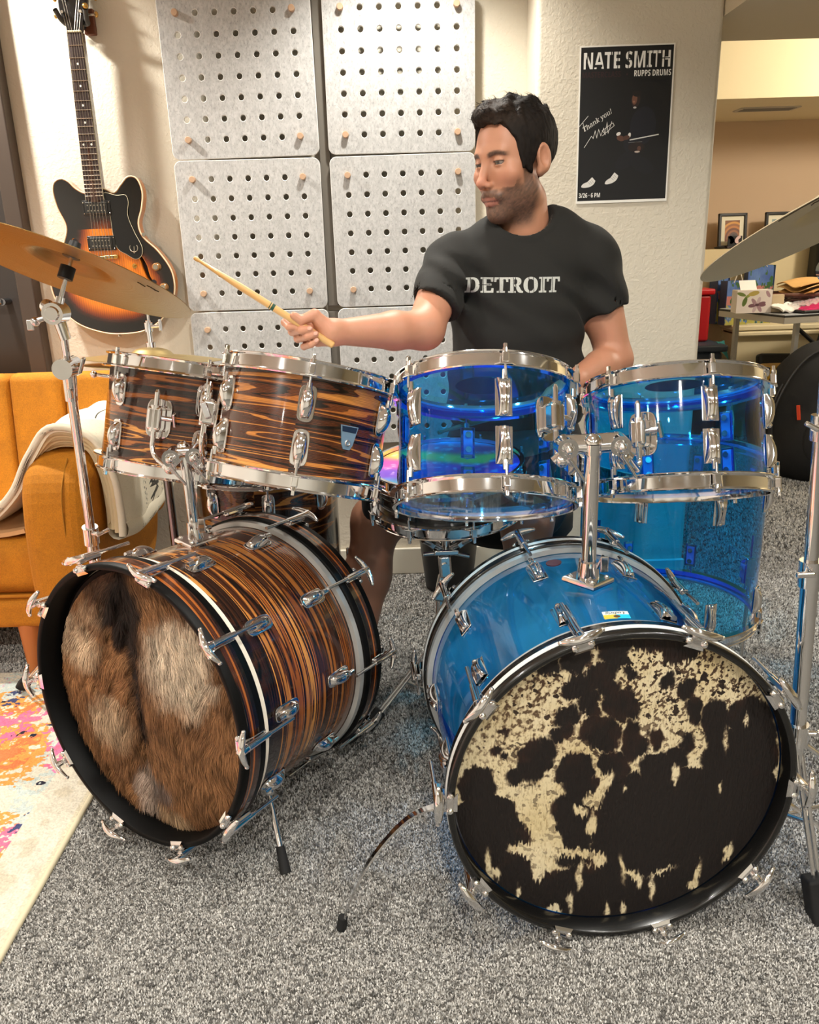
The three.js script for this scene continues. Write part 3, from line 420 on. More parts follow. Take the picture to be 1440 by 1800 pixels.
{ // fur head
  const y0 = bassB.H - 0.052, Rf = bassB.Rs + 0.002;
  obj('hoop_lining', rev([[Rf - 0.003, bassB.H - 0.046], [Rf - 0.003, y0 - 0.004]], 96), phy(0x030303, 0.7, { specularIntensity: 0.3 }), bassB.t);
  obj('front_head', rev([[0, y0 + 0.004], [Rf * 0.6, y0 + 0.003], [Rf, y0]], 72, 3), std(0x1c0f08, 0.95), bassB.t, 'shaggy brown fur hide');
  const hair = new THREE.BufferGeometry(), P = [], I = []; const K = 4;
  for (let k = 0; k <= K; k++) { const t = k / K, w = 0.5 * (1 - t * t * 0.85), y = t * (1 - 0.18 * t), z = 0.32 * t * t; P.push(-w, y, z, w, y, z); if (k < K) { const o = k * 2; I.push(o, o + 1, o + 3, o, o + 3, o + 2); } }
  hair.setAttribute('position', new THREE.Float32BufferAttribute(P, 3)); hair.setIndex(I); hair.computeVertexNormals();
  const N = 95000, im = new THREE.InstancedMesh(hair, phy(0xffffff, 0.6, { specularIntensity: 0.45 }), N), m = new THREE.Matrix4(), c = new THREE.Color(), d = V(), s = V(), f = V(), b = V();
  const patch = (x, y, cx, cy, a, bb) => sstep(1.25, 0.55, hypot((x - cx) / a, (y - cy) / bb) + 0.55 * (fbm(x * 5 + cx * 7, y * 5 + cy, 3) - 0.5));
  for (let i = 0; i < N; i++) {
    const r = sqrt(rnd()) * (Rf - 0.012), th = rr(0, 2 * PI), x = r * sin(th), z = r * cos(th), X = x / Rf * -1, Y = z / Rf; // X to the viewer's right
    const seam = -0.12 - 0.1 * Y * (Y > 0 ? 1 : 0.6) + 0.02 * sin(Y * 6), ds = X - seam, swirl = fbm(X * 2.6 + 3, Y * 2.6, 3) - 0.5, clump = fbm(X * 13 + 9, Y * 13, 2) - 0.5;
    const side = (ds > 0 ? 1 : -1) * (0.25 + 0.5 * sstep(0.35, 0.05, abs(ds)));
    let nearSeam = sstep(0.1, 0.0, abs(ds)) * (Y > -0.35 ? 1 : 0.3);
    d.set(-(side * 0.55 + swirl * 2.4 + clump * 2.2 + rr(-0.3, 0.3)), 0.45 + rr(0, 0.35) + clump * 0.9, -1 + swirl * 0.6 + rr(-0.12, 0.12)).normalize();
    const L = rr(0.022, 0.046) * (1 - 0.5 * nearSeam) * (r > Rf - 0.03 ? 0.7 : 1);
    f.set(0, 1, 0).addScaledVector(d, -d.y).normalize().negate(); s.crossVectors(d, f).normalize(); f.crossVectors(s, d).normalize();
    b.copy(s).multiplyScalar(rr(0.0009, 0.0016)); m.makeBasis(b, d.clone().multiplyScalar(L), f.clone().multiplyScalar(L)); m.setPosition(x, y0 + 0.002 + 0.012 * (1 - nearSeam) * sstep(0, 0.25, abs(ds)) * (1 - pow(r / Rf, 4)), z); im.setMatrixAt(i, m);
    // coat colours: chestnut, tan and cream patches, a black stripe, grey near the lower middle
    let col = mix3([0.15, 0.07, 0.03], [0.30, 0.145, 0.06], fbm(X * 4, Y * 4 + 5, 3));
    col = mix3(col, [0.72, 0.6, 0.45], 0.92 * patch(X, Y, 0.34, 0.42, 0.36, 0.34)); col = mix3(col, [0.58, 0.44, 0.29], 0.85 * patch(X, Y, -0.74, 0.34, 0.28, 0.2)); col = mix3(col, [0.5, 0.37, 0.24], 0.8 * patch(X, Y, -0.42, -0.24, 0.24, 0.2)); col = mix3(col, [0.42, 0.29, 0.18], 0.6 * patch(X, Y, -0.5, 0.6, 0.2, 0.12));
    col = mix3(col, [0.42, 0.33, 0.27], 0.8 * patch(X, Y, -0.08, -0.74, 0.12, 0.22)); col = mix3(col, [0.1, 0.085, 0.08], 0.75 * patch(X, Y, 0.06, -0.66, 0.12, 0.09)); col = mix3(col, [0.5, 0.36, 0.22], 0.6 * patch(X, Y, 0.18, -0.86, 0.2, 0.1));
    col = mix3(col, [0.07, 0.035, 0.02], 0.85 * patch(X, Y, -0.5, 0.84, 0.35, 0.16)); col = mix3(col, [0.005, 0.004, 0.004], 0.97 * patch(X, Y, -0.2, 0.66, 0.2, 0.36)); col = mix3(col, [0.012, 0.008, 0.006], 0.9 * nearSeam);
    const k = rr(0.55, 1.3) * (0.4 + 1.25 * fbm(X * 17 + 4 * swirl, Y * 10 + 2, 2)); c.setRGB(col[0] * k, col[1] * k, col[2] * k); im.setColorAt(i, c);
  }
  im.name = 'fur'; im.userData.kind = 'stuff'; im.userData.label = 'long chestnut, tan and cream hair'; im.castShadow = im.receiveShadow = true; bassB.t.add(im);
}
{ // cowhide head: hair colours in the places they have on the hide
  const D = [[500, 480, 58, 42, 0], [610, 560, 60, 40, -0.5], [690, 520, 80, 38, -0.5], [610, 470, 60, 40, -0.6], [740, 440, 60, 34, -0.3], [700, 400, 75, 34, 0], [800, 390, 70, 45, 0.3], [960, 430, 70, 62, 0.2], [880, 410, 55, 40, 0], [1010, 410, 60, 40, 0.3], [760, 470, 35, 30, 0], [650, 600, 50, 30, -0.7], [720, 560, 40, 25, -0.4],
    [760, 620, 62, 58, 0], [690, 720, 72, 58, 0.2], [570, 660, 48, 32, -0.3], [560, 720, 50, 30, -0.6], [470, 810, 55, 88, 0.5], [400, 870, 32, 26, 0], [600, 850, 62, 62, 0], [640, 920, 82, 62, 0.3], [740, 830, 58, 62, 0], [270, 900, 66, 68, 0.3], [330, 1020, 122, 88, 0.4], [270, 1060, 120, 120, 0], [420, 1040, 40, 60, -0.5], [800, 740, 38, 72, 0], [830, 765, 28, 28, 0], [880, 735, 25, 38, 0], [985, 752, 21, 34, 0],
    [1015, 640, 28, 46, -0.2], [985, 565, 32, 36, 0.5], [922, 538, 26, 32, 0.6], [1090, 690, 50, 92, 0], [1190, 660, 62, 70, 0], [1240, 720, 60, 110, 0], [1180, 800, 140, 90, 0], [890, 835, 62, 52, 0], [960, 800, 36, 36, 0], [590, 980, 66, 56, 0], [600, 1062, 70, 52, 0], [690, 985, 30, 36, 0], [500, 980, 14, 14, 0], [360, 716, 22, 13, -0.2], [330, 780, 25, 18, -0.5], [360, 800, 12, 12, 0], [800, 515, 25, 20, 0], [450, 800, 40, 40, 0], [665, 640, 30, 30, 0],
    [980, 1130, 330, 300, 0], [760, 1050, 90, 160, 0], [1150, 1000, 180, 200, 0], [700, 1280, 330, 110, 0], [420, 1250, 150, 110, 0.5], [300, 1150, 110, 90, 0], [600, 1130, 60, 50, 0], [820, 940, 110, 90, 0]];
  const W = [[700, 905, 22, 62, 0.5], [665, 950, 30, 24, 0], [460, 990, 48, 90, -0.5], [520, 1080, 34, 66, -0.4], [440, 1120, 62, 22, 0.1], [480, 1170, 26, 56, 0.2], [640, 1130, 60, 14, 0.2], [690, 1150, 24, 26, 0], [560, 1120, 50, 14, 0.3], [800, 1205, 34, 12, 0.2], [825, 1225, 8, 24, 0], [620, 1210, 10, 50, 0.1], [532, 1330, 24, 18, 0], [590, 1300, 8, 26, 0], [312, 1180, 10, 52, -0.1], [335, 1205, 12, 22, 0], [1130, 1132, 11, 30, 0.4], [1022, 1210, 10, 46, 0.3], [870, 1250, 8, 36, 0], [950, 858, 13, 28, -0.2], [1196, 676, 10, 14, 0], [1100, 900, 6, 14, 0], [1122, 740, 6, 30, 0], [770, 905, 6, 12, 0], [765, 1180, 7, 40, -0.2], [770, 1330, 9, 26, 0], [715, 1330, 8, 24, 0], [660, 1040, 20, 26, 0.4], [620, 985, 24, 14, 0.5], [1010, 1245, 18, 14, 0], [900, 1195, 40, 7, -0.4], [410, 1270, 7, 20, 0]];
  const inE = (L, x, y) => { let m = 9; for (const [cx, cy, a, b, r] of L) { const dx = x - cx, dy = y - cy; if (abs(dx) > 400 || abs(dy) > 360) continue; const c = cos(r), s = sin(r); m = min(m, (hypot((dx * c + dy * s) / a, (dy * c - dx * s) / b) - 1) * min(a, b)); } return m; };
  const hide = dataTex(900, 900, (u, v) => {
    const X = u * 2 - 1, Y = v * 2 - 1; let x = 755.7 + 554.3 * X + 26.1 * Y + 33.2 * X * Y - 7 * X * X, y = 890.8 - 40.5 * X - 483.2 * Y + 3.7 * X * Y - 29.2 * Y * Y;
    const ur = u * 0.8 - v * 0.6, vr = u * 0.6 + v * 0.8, wx = (fbm(ur * 26, vr * 26, 4) - 0.5) * 40, wy = (fbm(ur * 26 + 50, vr * 22, 4) - 0.5) * 40, st = (fbm(u * 240, v * 50, 2) - 0.5) * 22;
    const d = inE(D, x + wx, y + wy + st), w = inE(W, x + wx * 0.5, y + wy * 0.5 + st * 1.6) - 1.5;
    const up = sstep(1100, 480, y), spk = fbm(ur * 120, vr * 95, 3), spk2 = fbm(vr * 58 + 7, ur * 48, 3), fine = fbm(u * 300, v * 90, 2);
    let c = mix3([0.95, 0.90, 0.77], [0.85, 0.77, 0.58], fbm(u * 8, v * 8, 3)); c = mix3(c, [0.5, 0.4, 0.26], 0.45 * sstep(0.55, 0.9, fine));
    c = mix3(c, [0.2, 0.12, 0.075], up * sstep(0.66 - 0.09 * up, 0.71 - 0.08 * up, spk) * 0.85); c = mix3(c, [0.12, 0.07, 0.045], sstep(0.67, 0.71, spk2) * (0.3 + 0.7 * up));
    c = mix3(c, [0.3, 0.2, 0.11], sstep(750, 420, x) * sstep(420, 640, y + 40) * sstep(900, 600, y) * 0.35 * sstep(0.4, 0.6, spk));
    const rim = fbm(u * 14, v * 14, 3); const dark = mix3([0.075, 0.038, 0.026], [0.15, 0.075, 0.042], sstep(0.5, 0.75, rim) * sstep(-60, 0, d)); const k = 0.8 + 0.4 * fine;
    const iss = sstep(5, -6, d) * (1 - sstep(4, -5, w)); return mix3(c, [dark[0] * k, dark[1] * k, dark[2] * k], iss);
  });
  const g = rev([[0, bassU.H - 0.028], [bassU.Rs * 0.7, bassU.H - 0.029], [bassU.Rs + 0.003, bassU.H - 0.034]], 96, 3), p = g.attributes.position, uv = g.attributes.uv; for (let i = 0; i < p.count; i++) uv.setXY(i, 0.5 - p.getX(i) / 0.548, 0.5 + p.getZ(i) / 0.548);
  const fineHair = dataTex(512, 512, (u, v) => vn(u * 200, v * 60, 200, 60) * 0.6 + vn(u * 60, v * 25, 60, 25) * 0.4, false, [1.5, 1.5]);
  obj('front_head', g, std(0xffffff, 0.72, { map: hide, bumpMap: fineHair, bumpScale: 0.0012 }), bassU.t, 'dark brown and cream cowhide');
  const bz = (g) => g.rotateY(0.0); // shell badge, near the front hoop at the top
  const badge = canvasTex(256, 128, (c, w, h) => { c.fillStyle = '#cfd3cf'; c.fillRect(0, 0, w, h); c.fillStyle = '#c9b23a'; c.fillRect(0, 58, w * 0.5, 70); c.fillStyle = '#27b7d8'; c.fillRect(w * 0.5, 58, w, 70); c.fillStyle = '#5b4526'; c.beginPath(); c.ellipse(128, 92, 34, 24, 0, 0, 7); c.fill(); c.save(); c.translate(w / 2, 30); c.rotate(PI); c.fillStyle = '#101010'; c.font = 'bold italic 52px serif'; c.textAlign = 'center'; c.fillText('Ludwig', 0, 16); c.restore(); });
  const bd = sheet((u, v) => { const a = -0.02 + (0.5 - u) * 0.16 - 0.012 * (v - 0.5); return [sin(a) * (bassU.Rs + 0.001), bassU.H - 0.1 + (0.5 - v) * 0.028, cos(a) * (bassU.Rs + 0.001)]; }, 8, 2);
  obj('badge', bd, std(0xffffff, 0.35, { map: badge }), bassU.t, 'small yellow and blue maker\'s badge');
  obj('vent_plug', [at(new THREE.CylinderGeometry(0.015, 0.015, 0.002, 24), [0, 0, 0], [PI / 2, 0, 0]).translate(0, -0.125, bassU.Rs + 0.0008).rotateY(0.135)], std(0x52202c, 0.5), bassU.t, 'dark red round plug');
}
// spurs and legs of the bass drums
function worldPart(name, geos, m, t, label) { const g = merge(geos); t.updateMatrixWorld(true); g.applyMatrix4(t.matrixWorld.clone().invert()); return obj(name, g, m, t, label); }
{
  const s = worldPart('spur', [rod([-0.305, 0.15, -1.40], [-0.27, 0.035, -1.318], 0.0055), rbox(0.03, 0.034, 0.04, 0.008, [-0.312, 0.165, -1.41]), ball([-0.297, 0.128, -1.385], 0.011)], chrome, bassB.t); worldPart('rubber_foot', rod([-0.273, 0.045, -1.325], [-0.262, 0.002, -1.3], 0.0085, 0.011), rubber, bassB.t);
  worldPart('spur', [rod([-0.66, 0.16, -1.62], [-0.72, 0.03, -1.6], 0.0055), rbox(0.03, 0.034, 0.04, 0.008, [-0.65, 0.175, -1.62])], chrome, bassB.t);
  const bar = (pts, w, th) => { const c = new THREE.CatmullRomCurve3(pts.map(v3)); return slab((u, v) => { const p = c.getPoint(v), t = c.getTangent(v), n = V(t.y, -t.x, 0).normalize(), s = t.clone().cross(n).normalize(); p.addScaledVector(s, (u - 0.5) * w); return p.toArray(); }, 2, 24, th); };
  worldPart('curved_leg', [bar([[0.045, 0.2, -1.24], [-0.02, 0.185, -1.22], [-0.09, 0.125, -1.185], [-0.132, 0.05, -1.163], [-0.141, 0.015, -1.161]], 0.013, 0.004), rbox(0.03, 0.035, 0.03, 0.006, [0.048, 0.2, -1.245])], chrome, bassU.t);
  worldPart('rubber_foot', rod([-0.14, 0.026, -1.161], [-0.144, 0.001, -1.16], 0.0085, 0.0095), rubber, bassU.t);
  worldPart('curved_leg', [bar([[0.598, 0.2, -1.24], [0.66, 0.185, -1.22], [0.73, 0.125, -1.19], [0.772, 0.05, -1.17], [0.782, 0.015, -1.165]], 0.013, 0.004), rbox(0.03, 0.035, 0.03, 0.006, [0.592, 0.2, -1.245])], chrome, bassU.t);
}
// ---------------------------------------------------------------- tom holders
const hole = (d, phi, y) => { d.t.updateMatrixWorld(true); return d.t.localToWorld(V(sin(phi) * (d.Rs + 0.024), y, cos(phi) * (d.Rs + 0.024))); };
function holder(label, base, n, top, arms, plate, r) {
  const t = thing('tom_holder', label, 'drum hardware', base); const b = v3(base), T = v3(top), up = T.clone().sub(b).normalize();
  const pq = new THREE.Quaternion().setFromUnitVectors(V(0, 1, 0), v3(n).normalize());
  const diamond = ext(shapeOf([[0, plate], [plate * 1.05, 0], [0, -plate], [-plate * 1.05, 0]]), 0.012, 0.004).rotateX(-PI / 2).applyQuaternion(pq).translate(...base);
  worldPart('base_plate', [diamond, rod(b, b.clone().addScaledVector(up, 0.045), r * 1.7, r * 1.35), [0, 1, 2, 3].map((i) => ball(b.clone().add(V(cos(i * PI / 2) * plate * 0.72, 0.012, sin(i * PI / 2) * plate * 0.68).applyQuaternion(pq)), 0.005)), rod(b.clone().add(V(0.012, 0.034, 0.016)), b.clone().add(V(0.02, 0.06, 0.024)), 0.003), rbox(0.014, 0.03, 0.005, 0.002, [b.x + 0.022, b.y + 0.045, b.z + 0.026])], chrome, t);
  worldPart('post', [rod(b, T, r, r, 24)], chrome, t);
  worldPart('cross_bar', [rod(v3(arms[0][0]).add(V(0, 0.006, -0.006)), v3(arms[1][0]).add(V(0, 0.006, -0.006)), r * 1.02, r * 1.02, 20)], chrome, t);
  worldPart('post_collar', [rod(b.clone().lerp(T, 0.93), T, r * 1.22, r * 1.25, 24), at(new THREE.SphereGeometry(r * 1.25, 20, 10, 0, 2 * PI, 0, PI / 2), T.toArray())], chrome, t);
  for (const [J, d, phi, yc, wing] of arms) {
    const j = v3(J), side = V(j.x - T.x, 0, j.z - T.z).normalize(), h0 = hole(d, phi, yc + 0.052), h1 = hole(d, phi, yc - 0.045), low = hole(d, phi, yc - 0.065);
    const a = worldPart('ratchet', [rod(T.clone().add(V(0, -0.006, 0)), j, r * 0.95, r * 0.95, 16), rod(j.clone().add(V(0, 0, -0.018)), j.clone().add(V(0, 0, 0.016)), 0.0185, 0.0175, 28), rod(j.clone().add(V(0, 0, 0.016)), j.clone().add(V(0, 0, 0.024)), 0.011, 0.009, 20), ball(j.clone().add(V(0, 0, 0.026)), 0.0075), ball(j.clone().add(V(side.x * 0.008, -0.022, 0.004)), 0.0125), rod(j.clone().add(V(side.x * 0.004, -0.01, 0)), j.clone().add(V(side.x * 0.022, -0.024, 0)), 0.009)], chrome, t);
    worldPart('wing_screw', [rod(j.clone().add(V(0.002, -0.02, 0.012)), j.clone().add(V(0.006, -0.024, 0.026)), 0.005), rod(j.clone().add(V(0.0, -0.012, 0.028)), j.clone().add(V(0.026, -0.052, 0.022)), 0.0036, 0.0026)], chromeSoft, t);
    const c = new THREE.CurvePath(), q = j.clone().add(V(side.x * 0.016, -0.022, 0)), k = low.clone();
    worldPart('angle_rod', [rod(h1, h0, 0.0054, 0.0054), rod(h0, h0.clone().lerp(h1, -0.06), 0.0054, 0.003), tube([h1, h1.clone().lerp(low, 0.5), low.clone().lerp(q, 0.16).add(V(0, -0.004, 0)), low.clone().lerp(q, 0.45).add(V(0, -0.004, 0)), q], 0.0054, 28, 12)], chrome, t);
  }
  return t;
}
holder('double tom holder with a stout chrome post on the blue bass drum', [0.317, 0.566, -1.362], [0.07, 1, -0.0], [0.311, 0.829, -1.34], [[[0.268, 0.822, -1.345], tomU1, 0.62, 0.012], [[0.356, 0.824, -1.345], tomU2, -0.66, -0.01]], 0.045, 0.0132);
holder('double tom holder with a chrome post on the brown bass drum', [-0.437, 0.589, -1.577], [0.0, 1, 0.06], [-0.443, 0.787, -1.585], [[[-0.462, 0.772, -1.57], tomB1, -0.12, 0.0], [[-0.414, 0.776, -1.562], tomB2, -1.42, 0.0]], 0.042, 0.0105);
// ---------------------------------------------------------------- stands and cymbals
function tripod(t, hub, feet, m = chrome, fs = 1) { for (const f of feet) { const h = v3(hub), e = v3(f), k = h.clone().lerp(e, 0.0), s = V(-(e.z - h.z), 0, e.x - h.x).normalize().multiplyScalar(0.006); worldPart('tripod_leg', [rod(h.clone().add(s), e.clone().add(s).add(V(0, 0.012, 0)), 0.0045, 0.004), rod(h.clone().sub(s), e.clone().sub(s).add(V(0, 0.012, 0)), 0.0045, 0.004), rod([h.x, h.y - 0.16, h.z], h.clone().lerp(e, 0.5), 0.0038)], m, t); worldPart('rubber_foot', [along(merge(rbox(0.03 * fs, 0.055 * fs, 0.026 * fs, 0.006)), e.clone().add(V(0, 0.014, 0)), h).translate(0, 0, 0)], rubber, t); } }
const bronze = std(0x96794a, 0.36, { metalness: 1, bumpMap: dataTex(16, 512, (u, v) => vn(v * 190, 3) * 0.7 + vn(v * 60, 9) * 0.3, false, [1, 8]), bumpScale: 0.0004 });
const bronzePale = std(0xd8ccac, 0.42, { metalness: 0.65, bumpMap: bronze.bumpMap, bumpScale: 0.0002 });
const bronzeHat = std(0xb29c6a, 0.4, { metalness: 0.95 });
function cymbalGeo(R, bell = 0.06, h = 0.03) { const P = []; for (let i = 0; i <= 22; i++) { const r = lerp(0.006, R, i / 22); const y = r < bell ? h * 0.45 + h * 0.75 * sqrt(max(0, 1 - pow(r / bell, 2.2))) : h * 0.45 * (1 - pow((r - bell) / (R - bell), 1.7)); P.push([r, y]); } const Q = P.map(([r, y]) => [r, y - 0.0012]).reverse(); return rev([...P, ...Q, P[0]].reverse(), 96, 0.6); }
function cymbal(label, c, n, R, m, marks, group) {
  const t = thing('cymbal', label, 'cymbal', [0, 0, 0], 0, group); orient(t, n, c); obj('cymbal_plate', cymbalGeo(R, R * 0.3, R * 0.14), m, t);
  if (marks) { const mk = []; for (const l of marks) mk.push(tube(l.map(([a, r]) => V(sin(a) * r, R * 0.14 * 0.45 * (1 - pow((r - R * 0.3) / (R * 0.7), 1.7)) - 0.0016, cos(a) * r)), 0.0011, l.length * 6, 5)); obj('printed_marks', mk, std(0x4b3d22, 0.6), t); }
  return t;
}
const scrib = (a0, a1, r0, amp, n) => { const l = []; for (let i = 0; i <= n; i++) l.push([lerp(a0, a1, i / n), r0 + amp * (((i * 37) % 11) / 5 - 1) * (0.5 + 0.5 * sin(i * 1.9))]); return l; };
cymbal('bronze crash cymbal tilted in front of the sunburst guitar', [-0.6252, 1.1271, -1.6], [0.3026, 0.8987, -0.3175], 0.232, bronze, [scrib(1.25, 1.37, 0.175, 0.012, 9), scrib(1.25, 1.36, 0.152, 0.006, 8)]);
cymbal('dull bronze crash cymbal cut off by the right picture edge', [0.671, 1.1862, -1.3], [-0.3496, 0.8832, -0.3125], 0.225, bronzePale, [scrib(-0.75, -0.1, 0.14, 0.016, 26), scrib(-0.9, -0.15, 0.19, 0.006, 20)]);
{ // left crash stand
  const t = thing('cymbal_stand', 'chrome boom cymbal stand standing by the arm of the sofa', 'cymbal stand', [-0.7, 0, -1.69]);
  const n = V(0.3026, 0.8987, -0.3175).normalize(), c = V(-0.6252, 1.1271, -1.6), til = V(-0.652, 1.052, -1.588);
  worldPart('cymbal_rod', [rod(til, c.clone().addScaledVector(n, 0.055), 0.0042)], chrome, t);
  worldPart('felt_washer', [rod(c.clone().addScaledVector(n, 0.026), c.clone().addScaledVector(n, 0.042), 0.016, 0.016, 20), rod(c.clone().addScaledVector(n, -0.016), c.clone().addScaledVector(n, 0.008), 0.014, 0.014, 20)], black, t);
  worldPart('wing_nut', [rod(c.clone().addScaledVector(n, 0.042), c.clone().addScaledVector(n, 0.056), 0.012, 0.01, 16)], black, t);
  worldPart('tilter', [rod([til.x, til.y, til.z - 0.016], [til.x, til.y, til.z + 0.022], 0.021, 0.02, 28), rod([til.x, til.y, til.z + 0.022], [til.x, til.y, til.z + 0.026], 0.014, 0.012, 24), rod(til, til.clone().lerp(c, 0.38), 0.009, 0.008), rod(til, [til.x + 0.008, til.y - 0.05, til.z - 0.004], 0.012, 0.01), ball([til.x - 0.016, til.y + 0.012, til.z], 0.014)], chrome, t);
  worldPart('wing_screw', [rod(til, [til.x - 0.035, til.y - 0.012, til.z + 0.006], 0.0055), ball([til.x - 0.04, til.y - 0.014, til.z + 0.007], 0.009), rbox(0.012, 0.02, 0.005, 0.002, [til.x - 0.05, til.y - 0.02, til.z + 0.008])], chromeSoft, t);
  worldPart('upper_tube', [rod([-0.646, 1.03, -1.59], [-0.66, 0.93, -1.622], 0.0072)], chrome, t);
  worldPart('boom_clamp', [rod([-0.662, 0.945, -1.65], [-0.662, 0.945, -1.595], 0.021, 0.02, 24), rod([-0.659, 0.95, -1.62], [-0.667, 0.88, -1.63], 0.0145, 0.0125, 20), rod([-0.662, 0.945, -1.62], [-0.632, 0.95, -1.61], 0.006), rbox(0.006, 0.034, 0.014, 0.003, [-0.628, 0.95, -1.608], [0, 0, -0.4]), rbox(0.008, 0.02, 0.012, 0.003, [-0.66, 0.895, -1.612])], chrome, t);
  worldPart('middle_tube', [rod([-0.664, 0.9, -1.627], [-0.692, 0.5, -1.68], 0.0098)], chrome, t);
  worldPart('height_clamp', [rod([-0.6865, 0.6, -1.669], [-0.691, 0.56, -1.677], 0.0165, 0.0165, 24), rod([-0.689, 0.585, -1.67], [-0.66, 0.592, -1.645], 0.005), rbox(0.03, 0.008, 0.008, 0.003, [-0.648, 0.597, -1.638], [0, 0.6, 0.3])], chrome, t);
  worldPart('lower_tube', [rod([-0.689, 0.58, -1.674], [-0.7, 0.14, -1.69], 0.0128)], chrome, t);
  tripod(t, [-0.698, 0.42, -1.688], [[-1.08, 0.02, -2.02], [-0.62, 0.02, -1.98], [-0.745, 0.02, -1.62]]);
}
{ // right cymbal stand
  const t = thing('cymbal_stand', 'chrome cymbal stand at the right picture edge beside the blue bass drum', 'cymbal stand', [0.668, 0, -1.24]);
  const n = V(-0.3496, 0.8832, -0.3125).normalize(), c = V(0.671, 1.1862, -1.3), X = (y) => 0.667 - (y - 0.3075) * 0.0425;
  worldPart('cymbal_rod', [rod([X(1.1), 1.1, -1.25], c.clone().addScaledVector(n, 0.05), 0.0042), rod(c.clone().addScaledVector(n, -0.012), c.clone().addScaledVector(n, -0.002), 0.014)], chrome, t);
  worldPart('tilter', [rod([X(1.1), 1.1, -1.265], [X(1.1), 1.1, -1.232], 0.018, 0.018, 24)], chrome, t);
  worldPart('upper_tube', [rod([X(1.09), 1.09, -1.248], [X(0.84), 0.84, -1.245], 0.008)], chrome, t);
  worldPart('middle_clamp', [rod([X(0.885), 0.885, -1.245], [X(0.845), 0.845, -1.245], 0.016), rod([X(0.86), 0.865, -1.245], [X(0.86) - 0.022, 0.869, -1.225], 0.005), rbox(0.024, 0.008, 0.01, 0.003, [X(0.86) - 0.026, 0.872, -1.222], [0, 0, -0.5])], chrome, t);
  worldPart('middle_tube', [rod([X(0.86), 0.86, -1.245], [X(0.6), 0.6, -1.241], 0.0112)], chrome, t);
  worldPart('height_clamp', [rod([X(0.645), 0.645, -1.241], [X(0.6), 0.6, -1.24], 0.0178, 0.0178, 24), rod([X(0.62), 0.622, -1.24], [X(0.62) - 0.024, 0.628, -1.222], 0.005), rbox(0.03, 0.009, 0.009, 0.003, [X(0.62) - 0.02, 0.63, -1.216])], chrome, t);
  worldPart('lower_tube', [rod([X(0.61), 0.61, -1.24], [X(0.2), 0.2, -1.24], 0.0138)], chrome, t);
  worldPart('tripod_hub', [rod([X(0.34), 0.34, -1.24], [X(0.3), 0.3, -1.24], 0.019), rod([X(0.32), 0.32, -1.24], [0.697, 0.325, -1.23], 0.005), rbox(0.024, 0.01, 0.01, 0.003, [0.705, 0.327, -1.228])], chrome, t);
  tripod(t, [X(0.31), 0.31, -1.24], [[0.703, 0.02, -1.16], [1.0, 0.02, -1.3], [0.62, 0.02, -1.6]], chrome, 1.5);
}
{ // hi-hat
  const c = [-0.66, 0.88, -2.17];
  cymbal('top hi-hat cymbal under the clutch, behind the brown toms', [c[0], c[1] + 0.012, c[2]], [0.05, 1, -0.08], 0.178, bronzeHat, null, 'hi-hat pair');
  cymbal('bottom hi-hat cymbal tilted under the top one', [c[0], c[1] - 0.006, c[2]], [-0.05, -1, 0.09], 0.178, bronzeHat, null, 'hi-hat pair');
  const t = thing('hi_hat_stand', 'chrome hi-hat stand between the sofa and the brown floor tom', 'hi-hat stand', [c[0], 0, c[2]]);
  worldPart('pull_rod', [rod([c[0], 0.86, c[2]], [c[0] + 0.002, 1.02, c[2]], 0.0032)], chrome, t);
  worldPart('clutch', [rod([c[0], 0.92, c[2]], [c[0], 0.935, c[2]], 0.012), rod([c[0], 0.935, c[2]], [c[0], 0.99, c[2]], 0.0068), rod([c[0], 0.962, c[2]], [c[0], 0.985, c[2]], 0.0105), rod([c[0], 0.974, c[2]], [c[0] + 0.035, 0.976, c[2] + 0.006], 0.0045), rbox(0.006, 0.03, 0.012, 0.002, [c[0] + 0.032, 0.978, c[2] + 0.006])], chrome, t);
  worldPart('clutch_felt', [rod([c[0], 0.906, c[2]], [c[0], 0.92, c[2]], 0.0135, 0.013, 20)], black, t);
  worldPart('tube', [rod([c[0], 0.14, c[2]], [c[0], 0.86, c[2]], 0.0125)], darkChrome, t);
  worldPart('cup', [rod([c[0], 0.85, c[2]], [c[0], 0.872, c[2]], 0.012, 0.026)], chrome, t);
  tripod(t, [c[0], 0.32, c[2]], [[c[0] + 0.22, 0.02, c[2] + 0.16], [c[0] - 0.06, 0.02, c[2] + 0.3], [c[0] + 0.02, 0.02, c[2] - 0.26]], darkChrome);
  worldPart('pedal', [rbox(0.07, 0.012, 0.26, 0.005, [c[0], 0.05, c[2] + 0.06], [0.2, 0, 0]), rod([c[0], 0.14, c[2]], [c[0], 0.06, c[2] - 0.03], 0.004)], darkChrome, t);
}
